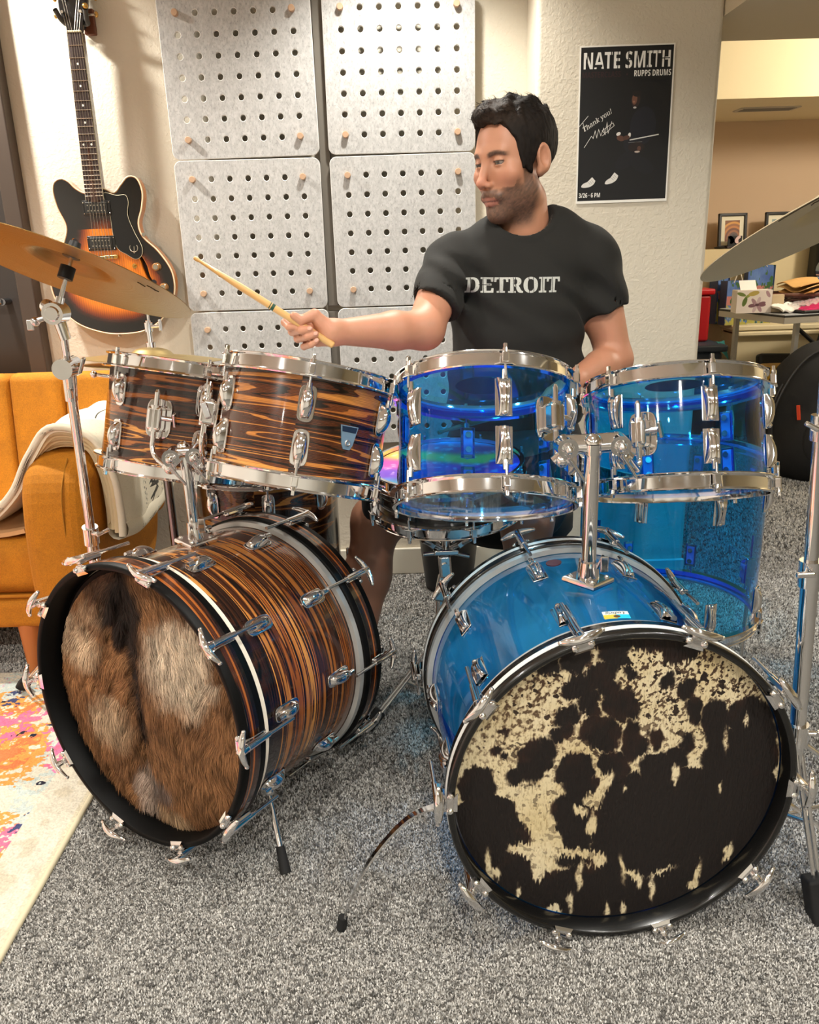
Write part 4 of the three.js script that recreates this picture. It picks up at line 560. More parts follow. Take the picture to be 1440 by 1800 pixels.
{ // snare stand
  const t = thing('snare_stand', 'chrome snare stand with black rubber grips under the snare drum', 'snare stand', [0.075, 0, -1.87]);
  const ctr = [0.085, 0.462, -1.85];
  for (const a of [-1.75, 1.72, 3.14]) { const e = [0.0927 + sin(a) * 0.182, 0.545, -1.88 + cos(a) * 0.182]; worldPart('basket_arm', [rod([ctr[0] + sin(a) * 0.012, ctr[1] + 0.01, ctr[2] + cos(a) * 0.012], [ctr[0] + sin(a) * 0.075, ctr[1] + 0.052, ctr[2] + cos(a) * 0.07], 0.006, 0.0055), rod([ctr[0] + sin(a) * 0.075, ctr[1] + 0.052, ctr[2] + cos(a) * 0.07], [e[0], e[1] - 0.02, e[2]], 0.0055)], chrome, t); worldPart('rubber_grip', [tube([[e[0] - sin(a) * 0.02, e[1] - 0.022, e[2] - cos(a) * 0.02], [e[0] + sin(a) * 0.012, e[1] - 0.016, e[2] + cos(a) * 0.012], [e[0] + sin(a) * 0.018, e[1] + 0.02, e[2] + cos(a) * 0.018], [e[0] + sin(a) * 0.012, e[1] + 0.05, e[2] + cos(a) * 0.012]], 0.0125, 16, 10)], rubber, t); }
  for (const s of [-1, 1]) worldPart('basket_arm', [rod([ctr[0] + s * 0.012, ctr[1], ctr[2] + 0.012], [ctr[0] + s * 0.055, ctr[1] + 0.036, ctr[2] + 0.05], 0.0065), rbox(0.022, 0.014, 0.014, 0.003, [ctr[0] + s * 0.036, ctr[1] + 0.02, ctr[2] + 0.034], [0, 0, s * 0.7])], chromeSoft, t);
  worldPart('basket_screw', [rod([ctr[0], ctr[1] - 0.02, ctr[2]], [ctr[0], ctr[1] + 0.06, ctr[2]], 0.009), rbox(0.06, 0.014, 0.02, 0.004, [ctr[0], ctr[1] - 0.008, ctr[2] + 0.014]), rod([ctr[0] - 0.055, ctr[1] - 0.012, ctr[2] + 0.016], [ctr[0] - 0.02, ctr[1] - 0.01, ctr[2] + 0.014], 0.0055), rod([ctr[0] + 0.055, ctr[1] - 0.02, ctr[2] + 0.016], [ctr[0] + 0.02, ctr[1] - 0.012, ctr[2] + 0.014], 0.0055)], chromeSoft, t);
  worldPart('tilt_joint', [rbox(0.03, 0.06, 0.024, 0.008, [0.082, 0.412, -1.85], [0, 0, 0.06]), rod([0.082, 0.415, -1.862], [0.082, 0.415, -1.832], 0.0095), rbox(0.026, 0.07, 0.02, 0.006, [0.072, 0.355, -1.852], [0, 0, -0.22]), rod([0.072, 0.37, -1.865], [0.072, 0.37, -1.835], 0.008)], chrome, t);
  worldPart('tube', [rod([0.07, 0.34, -1.86], [0.06, 0.11, -1.865], 0.0115)], chrome, t);
  tripod(t, [0.062, 0.21, -1.862], [[-0.105, 0.02, -1.785], [0.2, 0.02, -1.76], [0.08, 0.02, -2.06]]);
}
// ---------------------------------------------------------------- guitar on its wall hook
{
  const t = thing('electric_guitar', 'sunburst hollow-body electric guitar hanging on the wall', 'guitar', [-0.944, 1.143, -2.797]);
  const O = [[-0.041, 0.198], [-0.068, 0.213], [-0.087, 0.233], [-0.107, 0.242], [-0.13, 0.233], [-0.139, 0.21], [-0.133, 0.157], [-0.114, 0.1], [-0.127, 0.058], [-0.163, 0.0], [-0.19, -0.06], [-0.18, -0.13], [-0.128, -0.195], [-0.047, -0.229], [0.016, -0.236], [0.1, -0.225], [0.164, -0.182], [0.203, -0.114], [0.204, -0.047], [0.168, 0.018], [0.123, 0.066], [0.115, 0.104], [0.131, 0.15], [0.139, 0.2], [0.125, 0.238], [0.1, 0.242], [0.075, 0.22], [0.05, 0.197], [0.02, 0.21], [-0.02, 0.2]];
  const body = shapeOf(O, 150), poly = body.getPoints();
  const fh = (sx, x0, y0, r) => { const s = new THREE.CatmullRomCurve3([[0, 0.055], [0.004, 0.03], [0.001, 0], [-0.004, -0.03], [-0.0, -0.055]].map(([x, y]) => V(x, y, 0))); const L = [], Rr = []; for (let i = 0; i <= 14; i++) { const p = s.getPoint(i / 14), e = i === 0 || i === 14 ? 0.001 : 0.0022 + 0.0055 * (1 - abs(i / 7 - 1)); L.push([p.x - e, p.y]); Rr.push([p.x + e, p.y]); } const c = cos(r), q = sin(r), bl = [...L, ...Rr.reverse()].map(([x, y]) => [x0 + sx * (x * c - y * q), y0 + x * q + y * c]); return bl; };
  const FH = [fh(1, 0.118, -0.03, 0.42), fh(-1, -0.112, 0.01, 0.3)], discs = [[0.142, -0.076, 0.0085], [0.095, 0.014, 0.006], [-0.13, -0.04, 0.0085], [-0.093, 0.056, 0.0085]];
  for (const f of FH) body.holes.push(new THREE.Path(f.map((p) => new THREE.Vector2(...p))));
  const burst = dataTex(300, 340, (u, v) => { const x = lerp(-0.21, 0.21, u), y = lerp(-0.245, 0.25, v); let d = 9; for (let i = 0; i < poly.length; i++) { const a = poly[i], b = poly[(i + 1) % poly.length], ex = b.x - a.x, ey = b.y - a.y, k = clamp(((x - a.x) * ex + (y - a.y) * ey) / (ex * ex + ey * ey + 1e-12)); d = min(d, hypot(x - a.x - ex * k, y - a.y - ey * k)); }
    d = d * (y > 0.09 ? 0.55 : 1) - 0.01 * (y > 0.06 ? (y - 0.06) * 6 : 0); const gr = 0.92 + 0.08 * sin(x * 900 + 3 * fbm(x * 40, y * 12, 2)) + 0.06 * (fbm(x * 180, y * 20, 2) - 0.5); let c = mix3([0.03, 0.012, 0.01], [0.36, 0.11, 0.025], sstep(0.022, 0.055, d)); c = mix3(c, [0.92, 0.50, 0.08], sstep(0.036, 0.085, d)); return [c[0] * gr, c[1] * gr, c[2] * gr]; });
  burst.repeat.set(1 / 0.42, 1 / 0.495); burst.offset.set(0.5, 0.245 / 0.495); burst.wrapS = burst.wrapT = THREE.ClampToEdgeWrapping;
  const topM = phy(0xffffff, 0.15, { map: burst, clearcoat: 1, clearcoatRoughness: 0.04 }), sideTex = dataTex(64, 64, (u, v) => [0.8, 0.42, 0.08]), sideM = phy(0xb8650f, 0.2, { clearcoat: 1, clearcoatRoughness: 0.05 });
  const cream = std(0xd9cfae, 0.4), nickel = std(0xc9c2b4, 0.2, { metalness: 1 }), gold = std(0xc8a25c, 0.25, { metalness: 1 }), plastic = phy(0x08080a, 0.2, { clearcoat: 0.5 });
  obj('body', new THREE.ExtrudeGeometry(body, { depth: 0.04, bevelEnabled: true, bevelThickness: 0.003, bevelSize: 0.003, bevelOffset: -0.003, bevelSegments: 3, curveSegments: 8 }), [topM, sideM], t);
  obj('body_cavity', ext(shapeOf(O.map(([x, y]) => [x * 0.95, y * 0.95]), 60), 0.002).translate(0, 0, 0.024), std(0x1a0f08, 0.9), t);
  { const c = new THREE.CatmullRomCurve3(O.map(([x, y]) => V(x * 1.0, y * 1.0, 0.0425)), true, 'centripetal'); obj('binding', new THREE.TubeGeometry(c, 160, 0.0022, 6, true), cream, t); }
  for (const [x, y, r] of discs) obj('sound_hole_eye', at(new THREE.CylinderGeometry(r, r, 0.0006, 20), [x, y, 0.0435], [PI / 2, 0, 0]), black, t);
  const pg = [[0.02, 0.196], [0.06, 0.188], [0.087, 0.188], [0.093, 0.172], [0.086, 0.13], [0.1, 0.08], [0.119, 0.03], [0.113, 0.006], [0.095, -0.003], [0.068, 0.012], [0.042, 0.03], [0.033, 0.07], [0.031, 0.13], [0.022, 0.17]];
  const gd = obj('pickguard', ext(shapeOf(pg, 60), 0.0025, 0.0006).translate(0, 0, 0.047), plastic, t, 'glossy black pickguard with a white edge');
  obj('guard_edge', new THREE.TubeGeometry(new THREE.CatmullRomCurve3(pg.map(([x, y]) => V(x, y, 0.0482)), true, 'centripetal'), 90, 0.0011, 5, true), cream, gd);
  obj('emblem', [new THREE.TorusGeometry(0.0125, 0.0014, 6, 24, 4.5).rotateZ(2.45).translate(0.093, 0.031, 0.0502), rod([0.0925, 0.014, 0.0502], [0.0945, 0.036, 0.0502], 0.0013)], nickel, gd, 'silver letter emblem');
  for (const y of [0.153, 0.048]) { const p = obj('pickup', [rbox(0.088, 0.045, 0.009, 0.002, [-0.007, y, 0.0475])], plastic, t); obj('pickup_cover', rbox(0.07, 0.036, 0.006, 0.003, [-0.007, y, 0.053]), phy(0x151516, 0.2, { clearcoat: 1 }), p); const sc = []; for (let i = 0; i < 6; i++) for (const d of [-0.008, 0.008]) sc.push(at(new THREE.CylinderGeometry(0.0019, 0.0019, 0.0015, 10), [-0.033 + i * 0.0104, y + d, 0.0563], [PI / 2, 0, 0])); for (const sx of [-0.047, 0.033]) for (const d of [-0.016, 0.016]) sc.push(ball([sx, y + d, 0.0522], 0.0022, 8)); obj('pole_screw', sc, nickel, p); }
  const br = obj('bridge', [rbox(0.086, 0.013, 0.008, 0.003, [-0.003, 0.004, 0.05], [0, 0, 0.04]), rod([-0.042, 0.003, 0.04], [-0.042, 0.003, 0.056], 0.005), rod([0.036, 0.006, 0.04], [0.036, 0.006, 0.056], 0.005)], gold, t); const sad = []; for (let i = 0; i < 6; i++) sad.push(rbox(0.006, 0.009, 0.006, 0.001, [-0.029 + i * 0.0104, 0.004 + i * 0.0004, 0.055])); obj('saddle', sad, nickel, br);
  obj('tailpiece', [rbox(0.1, 0.013, 0.011, 0.004, [-0.003, -0.03, 0.05]), ball([-0.05, -0.03, 0.05], 0.0075), ball([0.044, -0.03, 0.05], 0.0075)], gold, t);
  for (const [x, y] of [[0.158, -0.029], [0.174, -0.092], [0.106, -0.069], [0.128, -0.13]]) { const k = obj('knob', rev([[0, 0.063], [0.0098, 0.0625], [0.0118, 0.0605], [0.0125, 0.05], [0.0135, 0.0435], [0, 0.0435], [0, 0.063]], 28).rotateX(PI / 2).translate(x, y, 0), phy(0x9a6b3c, 0.15, { clearcoat: 1 }), t); obj('knob_cap', at(new THREE.CylinderGeometry(0.0075, 0.0075, 0.0008, 20), [x, y, 0.0632], [PI / 2, 0, 0]), nickel, k); }
  obj('toggle_switch', [at(new THREE.CylinderGeometry(0.0075, 0.0075, 0.003, 18), [0.087, -0.024, 0.045], [PI / 2, 0, 0]), rod([0.087, -0.024, 0.045], [0.09, -0.02, 0.062], 0.0022, 0.003)], gold, t);
  obj('strap_button', [rod([0.118, 0.068, 0.03], [0.128, 0.07, 0.046], 0.004, 0.006), rod([0.0, -0.234, 0.02], [0.0, -0.246, 0.02], 0.004, 0.006)], nickel, t);
  // neck: fretboard with its frets and dots, on a rounded back
  const nx = (y) => lerp(-0.0085, -0.001, (y - 0.17) / 0.47), nw = (y) => lerp(0.0275, 0.0215, (y - 0.17) / 0.47);
  const quad = (y0, y1, z0, z1, dw = 0) => { const g = ext(shapeOf([[nx(y0) - nw(y0) - dw, y0], [nx(y0) + nw(y0) + dw, y0], [nx(y1) + nw(y1) + dw, y1], [nx(y1) - nw(y1) - dw, y1]]), z1 - z0, 0.0008); g.translate(0, 0, z0); return g; };
  obj('neck', [quad(0.16, 0.64, 0.026, 0.05), rod([nx(0.2), 0.17, 0.036], [nx(0.64), 0.64, 0.034], 0.023, 0.0185, 24)], phy(0x3a1a0c, 0.25, { clearcoat: 0.8 }), t);
  const fb = obj('fretboard', quad(0.176, 0.638, 0.05, 0.0565), std(0x2a1712, 0.45), t); obj('neck_binding', [-1, 1].map((s) => rod([nx(0.176) + s * nw(0.176), 0.176, 0.0535], [nx(0.638) + s * nw(0.638), 0.638, 0.0535], 0.0012)), cream, fb);
  for (let i = 1; i <= 22; i++) { const y = 0.012 + 0.628 * pow(2, -i / 12) - 0.0; const Y = 0.64 - 0.628 * (1 - pow(2, -i / 12)); if (Y < 0.18) break; obj('fret', rod([nx(Y) - nw(Y), Y, 0.0572], [nx(Y) + nw(Y), Y, 0.0572], 0.0013, 0.0013, 6), nickel, fb); }
  const fy = (i) => 0.64 - 0.628 * (1 - pow(2, -(i - 0.5) / 12) * 1.0); for (const [i, dx] of [[3, 0], [5, 0], [7, 0], [9, 0], [12, -0.012], [12, 0.012], [15, 0], [17, 0], [19, 0], [21, 0]]) obj('inlay_dot', at(new THREE.CylinderGeometry(0.0032, 0.0032, 0.0006, 14), [nx(fy(i)) + dx, fy(i), 0.0568], [PI / 2, 0, 0]), std(0xe6e2d6, 0.3), fb);
  obj('nut', rbox(0.044, 0.005, 0.008, 0.0015, [-0.001, 0.641, 0.056]), cream, t);
  const hs = obj('headstock', ext(shapeOf([[-0.021, 0.638], [0.019, 0.638], [0.026, 0.665], [0.04, 0.7], [0.042, 0.76], [0.034, 0.82], [0.012, 0.845], [0, 0.835], [-0.014, 0.845], [-0.036, 0.82], [-0.044, 0.76], [-0.042, 0.7], [-0.028, 0.665]], 60), 0.014, 0.002).translate(0, -0.64, 0).rotateX(-0.2).translate(0, 0.64, 0.036), plastic, t);
  for (const s of [-1, 1]) for (let i = 0; i < 3; i++) { const y = 0.692 + i * 0.046, z = 0.04 - (y - 0.64) * 0.2; const p = obj('tuning_peg', [rod([s * 0.027, y, z - 0.02], [s * 0.027, y, z + 0.03], 0.0042), rod([s * 0.03, y, z - 0.01], [s * 0.056, y, z - 0.01], 0.003)], nickel, t); obj('peg_button', ball([0, 0, 0], 0.0085, 14).scale(0.7, 1, 0.6).translate(s * 0.06, y, z - 0.01), gold, p); }
  const st = []; for (let i = 0; i < 6; i++) { const xb = -0.029 + i * 0.0104, xn = -0.018 + i * 0.0068, s = i < 3 ? -1 : 1, k = i < 3 ? i : 5 - i; st.push([[xb, -0.028, 0.055], [xb, 0.004, 0.0595], [xn, 0.641, 0.061], [s * 0.027, 0.692 + k * 0.046, 0.055 - k * 0.009]]); }
  for (const p of st) obj('string', [rod(p[0], p[1], 0.0005, 0.0005, 5), rod(p[1], p[2], 0.0006, 0.0006, 5), rod(p[2], p[3], 0.0005, 0.0005, 5)], nickel, t);
  const k = thing('guitar_hanger', 'wooden wall hanger with a padded yoke holding the guitar neck', 'wall hook', [-0.915, 1.79, -2.83]);
  obj('wooden_block', rbox(0.034, 0.07, 0.02, 0.004, [-0.006, 0.035, 0.01]), std(0x6b3a22, 0.45), k); obj('bracket_stem', rod([-0.02, 0.02, 0.02], [-0.028, 0.025, 0.05], 0.007), black, k);
  for (const s of [-1, 1]) { obj('padded_arm', tube([[-0.028, 0.026, 0.05], [-0.029 + s * 0.03, 0.022, 0.052], [-0.029 + s * 0.037, 0.028, 0.075], [-0.029 + s * 0.044, 0.05, 0.098]], 0.0072, 20, 10), std(0x3a3835, 0.7), k); }
  obj('yoke_cap', ball([0.017, 0.056, 0.1], 0.0085), gold, k);
}
// ---------------------------------------------------------------- sofa and blanket
{
  const weave = dataTex(256, 256, (u, v) => { const a = vn(u * 128, v * 128, 128, 128), b = fbm(u * 6, v * 6, 3, 6, 6); const k = 0.82 + 0.16 * a + 0.12 * (b - 0.5); return [k, k, k]; }, true, [5, 5]);
  const mustard = phy(0xc67d08, 0.85, { map: weave, bumpMap: weave, bumpScale: 0.0008, sheen: 0.15, sheenRoughness: 0.5, sheenColor: new THREE.Color(0xe0a030) }), wood = std(0xb0662c, 0.5);
  const t = thing('sofa', 'mustard yellow sofa with a channelled back and tapered wooden legs', 'sofa', [-1.56, 0, -2.4]); const W = (g) => g.translate(1.56, 0, 2.4);
  const soft = (w, h, d, r, p, puff = 0, rot) => { const g = new RoundedBoxGeometry(w, h, d, 6, r), q = g.attributes.position; for (let i = 0; i < q.count; i++) { const x = q.getX(i) / w * 2, y = q.getY(i) / h * 2, z = q.getZ(i) / d * 2; q.setZ(i, q.getZ(i) + Math.sign(z) * puff * max(0, 1 - x * x) * max(0, 1 - y * y * 0.8)); } g.computeVertexNormals(); return at(g, p, rot); };
  obj('seat_base', W(uvM(clean(soft(1.24, 0.09, 0.52, 0.025, [-1.6, 0.2, -2.37])))), mustard, t);
  obj('seat_cushion', W(uvM(clean(soft(1.22, 0.17, 0.5, 0.055, [-1.61, 0.325, -2.385], 0.012)))), mustard, t); obj('seat_cushion_welt', W(merge(rod([-2.2, 0.255, -2.117], [-1.02, 0.255, -2.117], 0.005))), mustard, t);
  for (let i = 0; i < 8; i++) { const x = -0.98 - 0.17 * i; obj('back_channel', W(uvM(clean(soft(0.1695, 0.44, 0.2, 0.028, [x, 0.585, -2.62], 0.012, [-0.14, 0, 0])))), mustard, t); }
  obj('back_shell', W(uvM(clean(soft(1.34, 0.44, 0.1, 0.04, [-1.52, 0.52, -2.735], 0, [-0.1, 0, 0])))), mustard, t);
  const side = shapeOf([[-0.34, 0.2], [-0.345, 0.45], [-0.3, 0.6], [-0.2, 0.645], [0.1, 0.66], [0.25, 0.62], [0.325, 0.48], [0.3, 0.3], [0.2, 0.17], [-0.1, 0.155], [-0.3, 0.16]], 60);
  const arm = (x) => { const g = ext(side, 0.19, 0.06, 6).rotateY(-PI / 2); const q = g.attributes.position; for (let i = 0; i < q.count; i++) q.setXYZ(i, q.getX(i), q.getY(i), q.getZ(i)); return g.translate(x, 0, 0); };
  // the profile runs front (+z) to back: mirror it so its square end is at the front
  for (const x of [-0.86, -2.07]) { const g = arm(0), q = g.attributes.position; const c = clean(g); const p = c.attributes.position, n = c.attributes.normal; for (let i = 0; i < p.count; i++) { p.setX(i, p.getX(i) + x); p.setZ(i, -p.getZ(i) - 2.42); n.setZ(i, -n.getZ(i)); } for (let i = 0; i < p.count; i += 3) { for (const a of [p, n]) { const X = a.getX(i), Y = a.getY(i), Z = a.getZ(i); a.setXYZ(i, a.getX(i + 1), a.getY(i + 1), a.getZ(i + 1)); a.setXYZ(i + 1, X, Y, Z); } } const am = obj('arm', W(uvM(c)), mustard, t); obj('arm_seam', W(tube([[x - 0.06, 0.17, -2.083], [x - 0.062, 0.4, -2.075], [x - 0.06, 0.56, -2.09], [x - 0.06, 0.635, -2.16]], 0.0022, 20, 6)), std(0xa06a10, 0.9), am); }
  for (const [x, z, dx, dz] of [[-1.1, -2.15, 0.012, 0.045], [-2.1, -2.16, -0.02, 0.045], [-0.98, -2.66, 0.02, -0.02], [-2.1, -2.66, -0.02, -0.02]]) obj('leg', W(rod([x + dx, 0.0, z + dz], [x, 0.17, z], 0.013, 0.033, 20)), wood, t);
  const fleece = canvasTex(1024, 1024, (c, w, h) => { c.fillStyle = '#ece3cc'; c.fillRect(0, 0, w, h); for (let i = 0; i < 9000; i++) { const g = 200 + rr(0, 45); c.fillStyle = `rgba(${g},${g * 0.95 | 0},${g * 0.82 | 0},.35)`; c.fillRect(rr(0, w), rr(0, h), rr(2, 12), rr(1, 5)); } c.strokeStyle = '#1d1b18'; c.fillStyle = '#1d1b18'; c.lineCap = 'round'; const sq = (x, y, s) => { c.lineWidth = 3; c.beginPath(); c.moveTo(x, y); for (let k = 0; k < 5; k++) c.lineTo(x + rr(-s, s), y + rr(-s, s)); c.stroke(); };
    for (let i = 0; i < 18; i++) sq(560 + (i % 2) * 34 + rr(-4, 4), 20 + i * 13, 9); for (let i = 0; i < 18; i++) sq(250 + (i % 2) * 30, 20 + i * 13, 9); c.lineWidth = 10; c.beginPath(); c.moveTo(430, 250); for (let k = 0; k < 22; k++) c.lineTo(410 + 70 * sin(k * 2.3) + k, 250 - k * 10 + 26 * cos(k * 1.7)); c.stroke(); c.lineWidth = 3; for (let i = 0; i < 3; i++) { c.beginPath(); c.moveTo(180, 300 + i * 7); c.lineTo(420, 310 + i * 9); c.stroke(); } c.beginPath(); c.moveTo(120, 420); c.bezierCurveTo(400, 380, 500, 460, 760, 430); c.stroke(); });
  const fl = phy(0xffffff, 0.95, { map: fleece, sheen: 0.6, sheenRoughness: 0.6, sheenColor: new THREE.Color(0xfff2d8), bumpMap: weave, bumpScale: 0.002 }), flPlain = phy(0xdcc79c, 0.95, { sheen: 0.6, sheenRoughness: 0.6, sheenColor: new THREE.Color(0xfff2d8), bumpMap: weave, bumpScale: 0.002 });
  const b = thing('throw_blanket', 'cream fleece throw with black script folded over the sofa arm', 'blanket', [-0.96, 0, -2.4]); const B = (g) => g.translate(0.96, 0, 2.4);
  // path over the arm: inner side, over the top, down the outer side, then back up behind the fold
  const path = (off) => new THREE.CatmullRomCurve3([[-1.36, 0.425], [-1.2, 0.445], [-1.09, 0.53], [-1.03, 0.64], [-0.955, 0.676 + off], [-0.868 + off * 0.6, 0.655 + off * 0.8], [-0.838 + off, 0.58], [-0.836 + off, 0.5], [-0.84 + off, 0.42]].map(([x, y]) => V(x, y, 0)), false, 'centripetal');
  const layer = (off, z0, z1, drop, skew) => { const c = path(off); return slab((u, v) => { const p = c.getPoint(v * drop), k = sstep(0.45, 1, v); const z = lerp(z0, z1, u) + skew * (0.5 - v) + 0.006 * sin(v * 14 + u * 5); return [p.x + 0.004 * sin(u * 17 + v * 9) + 0.02 * (1 - k) * 0, p.y + 0.006 * sin(u * 11 + v * 13) - k * k * 0.03 * sin(u * PI) + k * 0.03 * (1 - u) , z]; }, 26, 48, 0.014); };
  for (const [off, z0, z1, drop, sk, m] of [[0.0, -2.68, -2.205, 0.99, -0.03, flPlain], [0.016, -2.68, -2.19, 0.985, -0.03, flPlain], [0.032, -2.68, -2.175, 0.99, -0.04, flPlain], [0.048, -2.69, -2.16, 1.0, -0.04, fl]]) { const c = path(off), e = [], n = 30; for (let i = 0; i <= n; i++) { const v = i / n, p = c.getPoint(v * drop), k = sstep(0.45, 1, v); e.push([p.x + 0.004 * sin(17 + v * 9) - 0.004, p.y + 0.006 * sin(11 + v * 13), z1 + sk * (0.5 - v) + 0.006 * sin(v * 14 + 5)]); } obj('blanket_layer', [B(layer(off, z0, z1, drop, sk)), B(tube(e, 0.0105, 60, 10))], m, b); }
  obj('blanket_fold', B(tube([[-0.815, 0.425, -2.17], [-0.812, 0.402, -2.3], [-0.812, 0.41, -2.5], [-0.815, 0.43, -2.68]], 0.03, 24, 12)), fl, b);
  const pd = thing('folded_cloth', 'peach and orange patterned cloth lying on the sofa seat', 'cloth', [-1.24, 0.41, -2.3]); obj('cloth', slab((u, v) => [lerp(-0.2, 0.17, u), 0.012 + 0.008 * sin(u * 9 + v * 4), lerp(-0.14, 0.14, v)], 16, 10, 0.012), std(0xc79a6a, 0.9), pd);
}
// ---------------------------------------------------------------- rug
{
  const rug = dataTex(1024, 1024, (u, v) => { // 1.5 m square, u to the right edge, v towards the viewer
    const x = u * 1.5, y = v * 1.5; let c = mix3([0.88, 0.85, 0.78], [0.80, 0.77, 0.70], fbm(x * 9, y * 9, 3));
    const yarn = fbm(x * 150, y * 120, 2);
    if (x < 1.39) {
      const zone = (i, f) => fbm(x * f + i * 13.7, y * f + i * 7.1, 3), brk = fbm(x * 44 + 5, y * 62, 3) * 0.7 + yarn * 0.3, put = (k, z, lo, a) => { const t = sstep(lo, lo + 0.16, z); if (brk < 0.4 + 0.2 * t && t > 0) c = mix3(c, k, a); };
      put([0.66, 0.76, 0.78], zone(5, 4), 0.52, 0.55); put([0.90, 0.58, 0.24], zone(0, 3.4), 0.43, 0.9); put([0.87, 0.42, 0.26], zone(0, 3.4), 0.56, 0.75); put([0.86, 0.42, 0.62], zone(2, 5.2), 0.5, 0.85); put([0.2, 0.25, 0.42], zone(3, 4.6), 0.68, 0.95);
      const k = fbm(x * 30 + 3, y * 30, 2); if (k > 0.78 && yarn > 0.4) c = [0.1, 0.1, 0.18];
    } else { const e = fbm(x * 30, y * 30, 2); c = mix3(c, [0.66, 0.6, 0.48], 0.3 * sstep(0.5, 0.7, e)); if (x > 1.487) c = [0.82, 0.78, 0.68]; }
    const w = 0.9 + 0.14 * vn(u * 500, v * 500); return [c[0] * w, c[1] * w, c[2] * w];
  });
  rug.repeat.set(1 / 1.5, 1 / 1.5); rug.offset.set(0, 0);
  const g = rbox(1.5, 0.012, 2.6, 0.005), p = g.attributes.position, uv = g.attributes.uv; for (let i = 0; i < p.count; i++) uv.setXY(i, p.getX(i) + 0.75, p.getZ(i) + 1.3);
  const t = thing('rug', 'cream rug with worn orange, pink and navy patches', 'rug', [-1.48, 0.006, -0.83]); obj('rug_pile', g, std(0xffffff, 0.95, { map: rug, bumpMap: carpetTex, bumpScale: 0.003 }), t); obj('bound_edge', rod([0.75, 0.0, -1.3], [0.75, 0.0, 1.3], 0.0065), std(0xcfc4a6, 0.9), t);
}
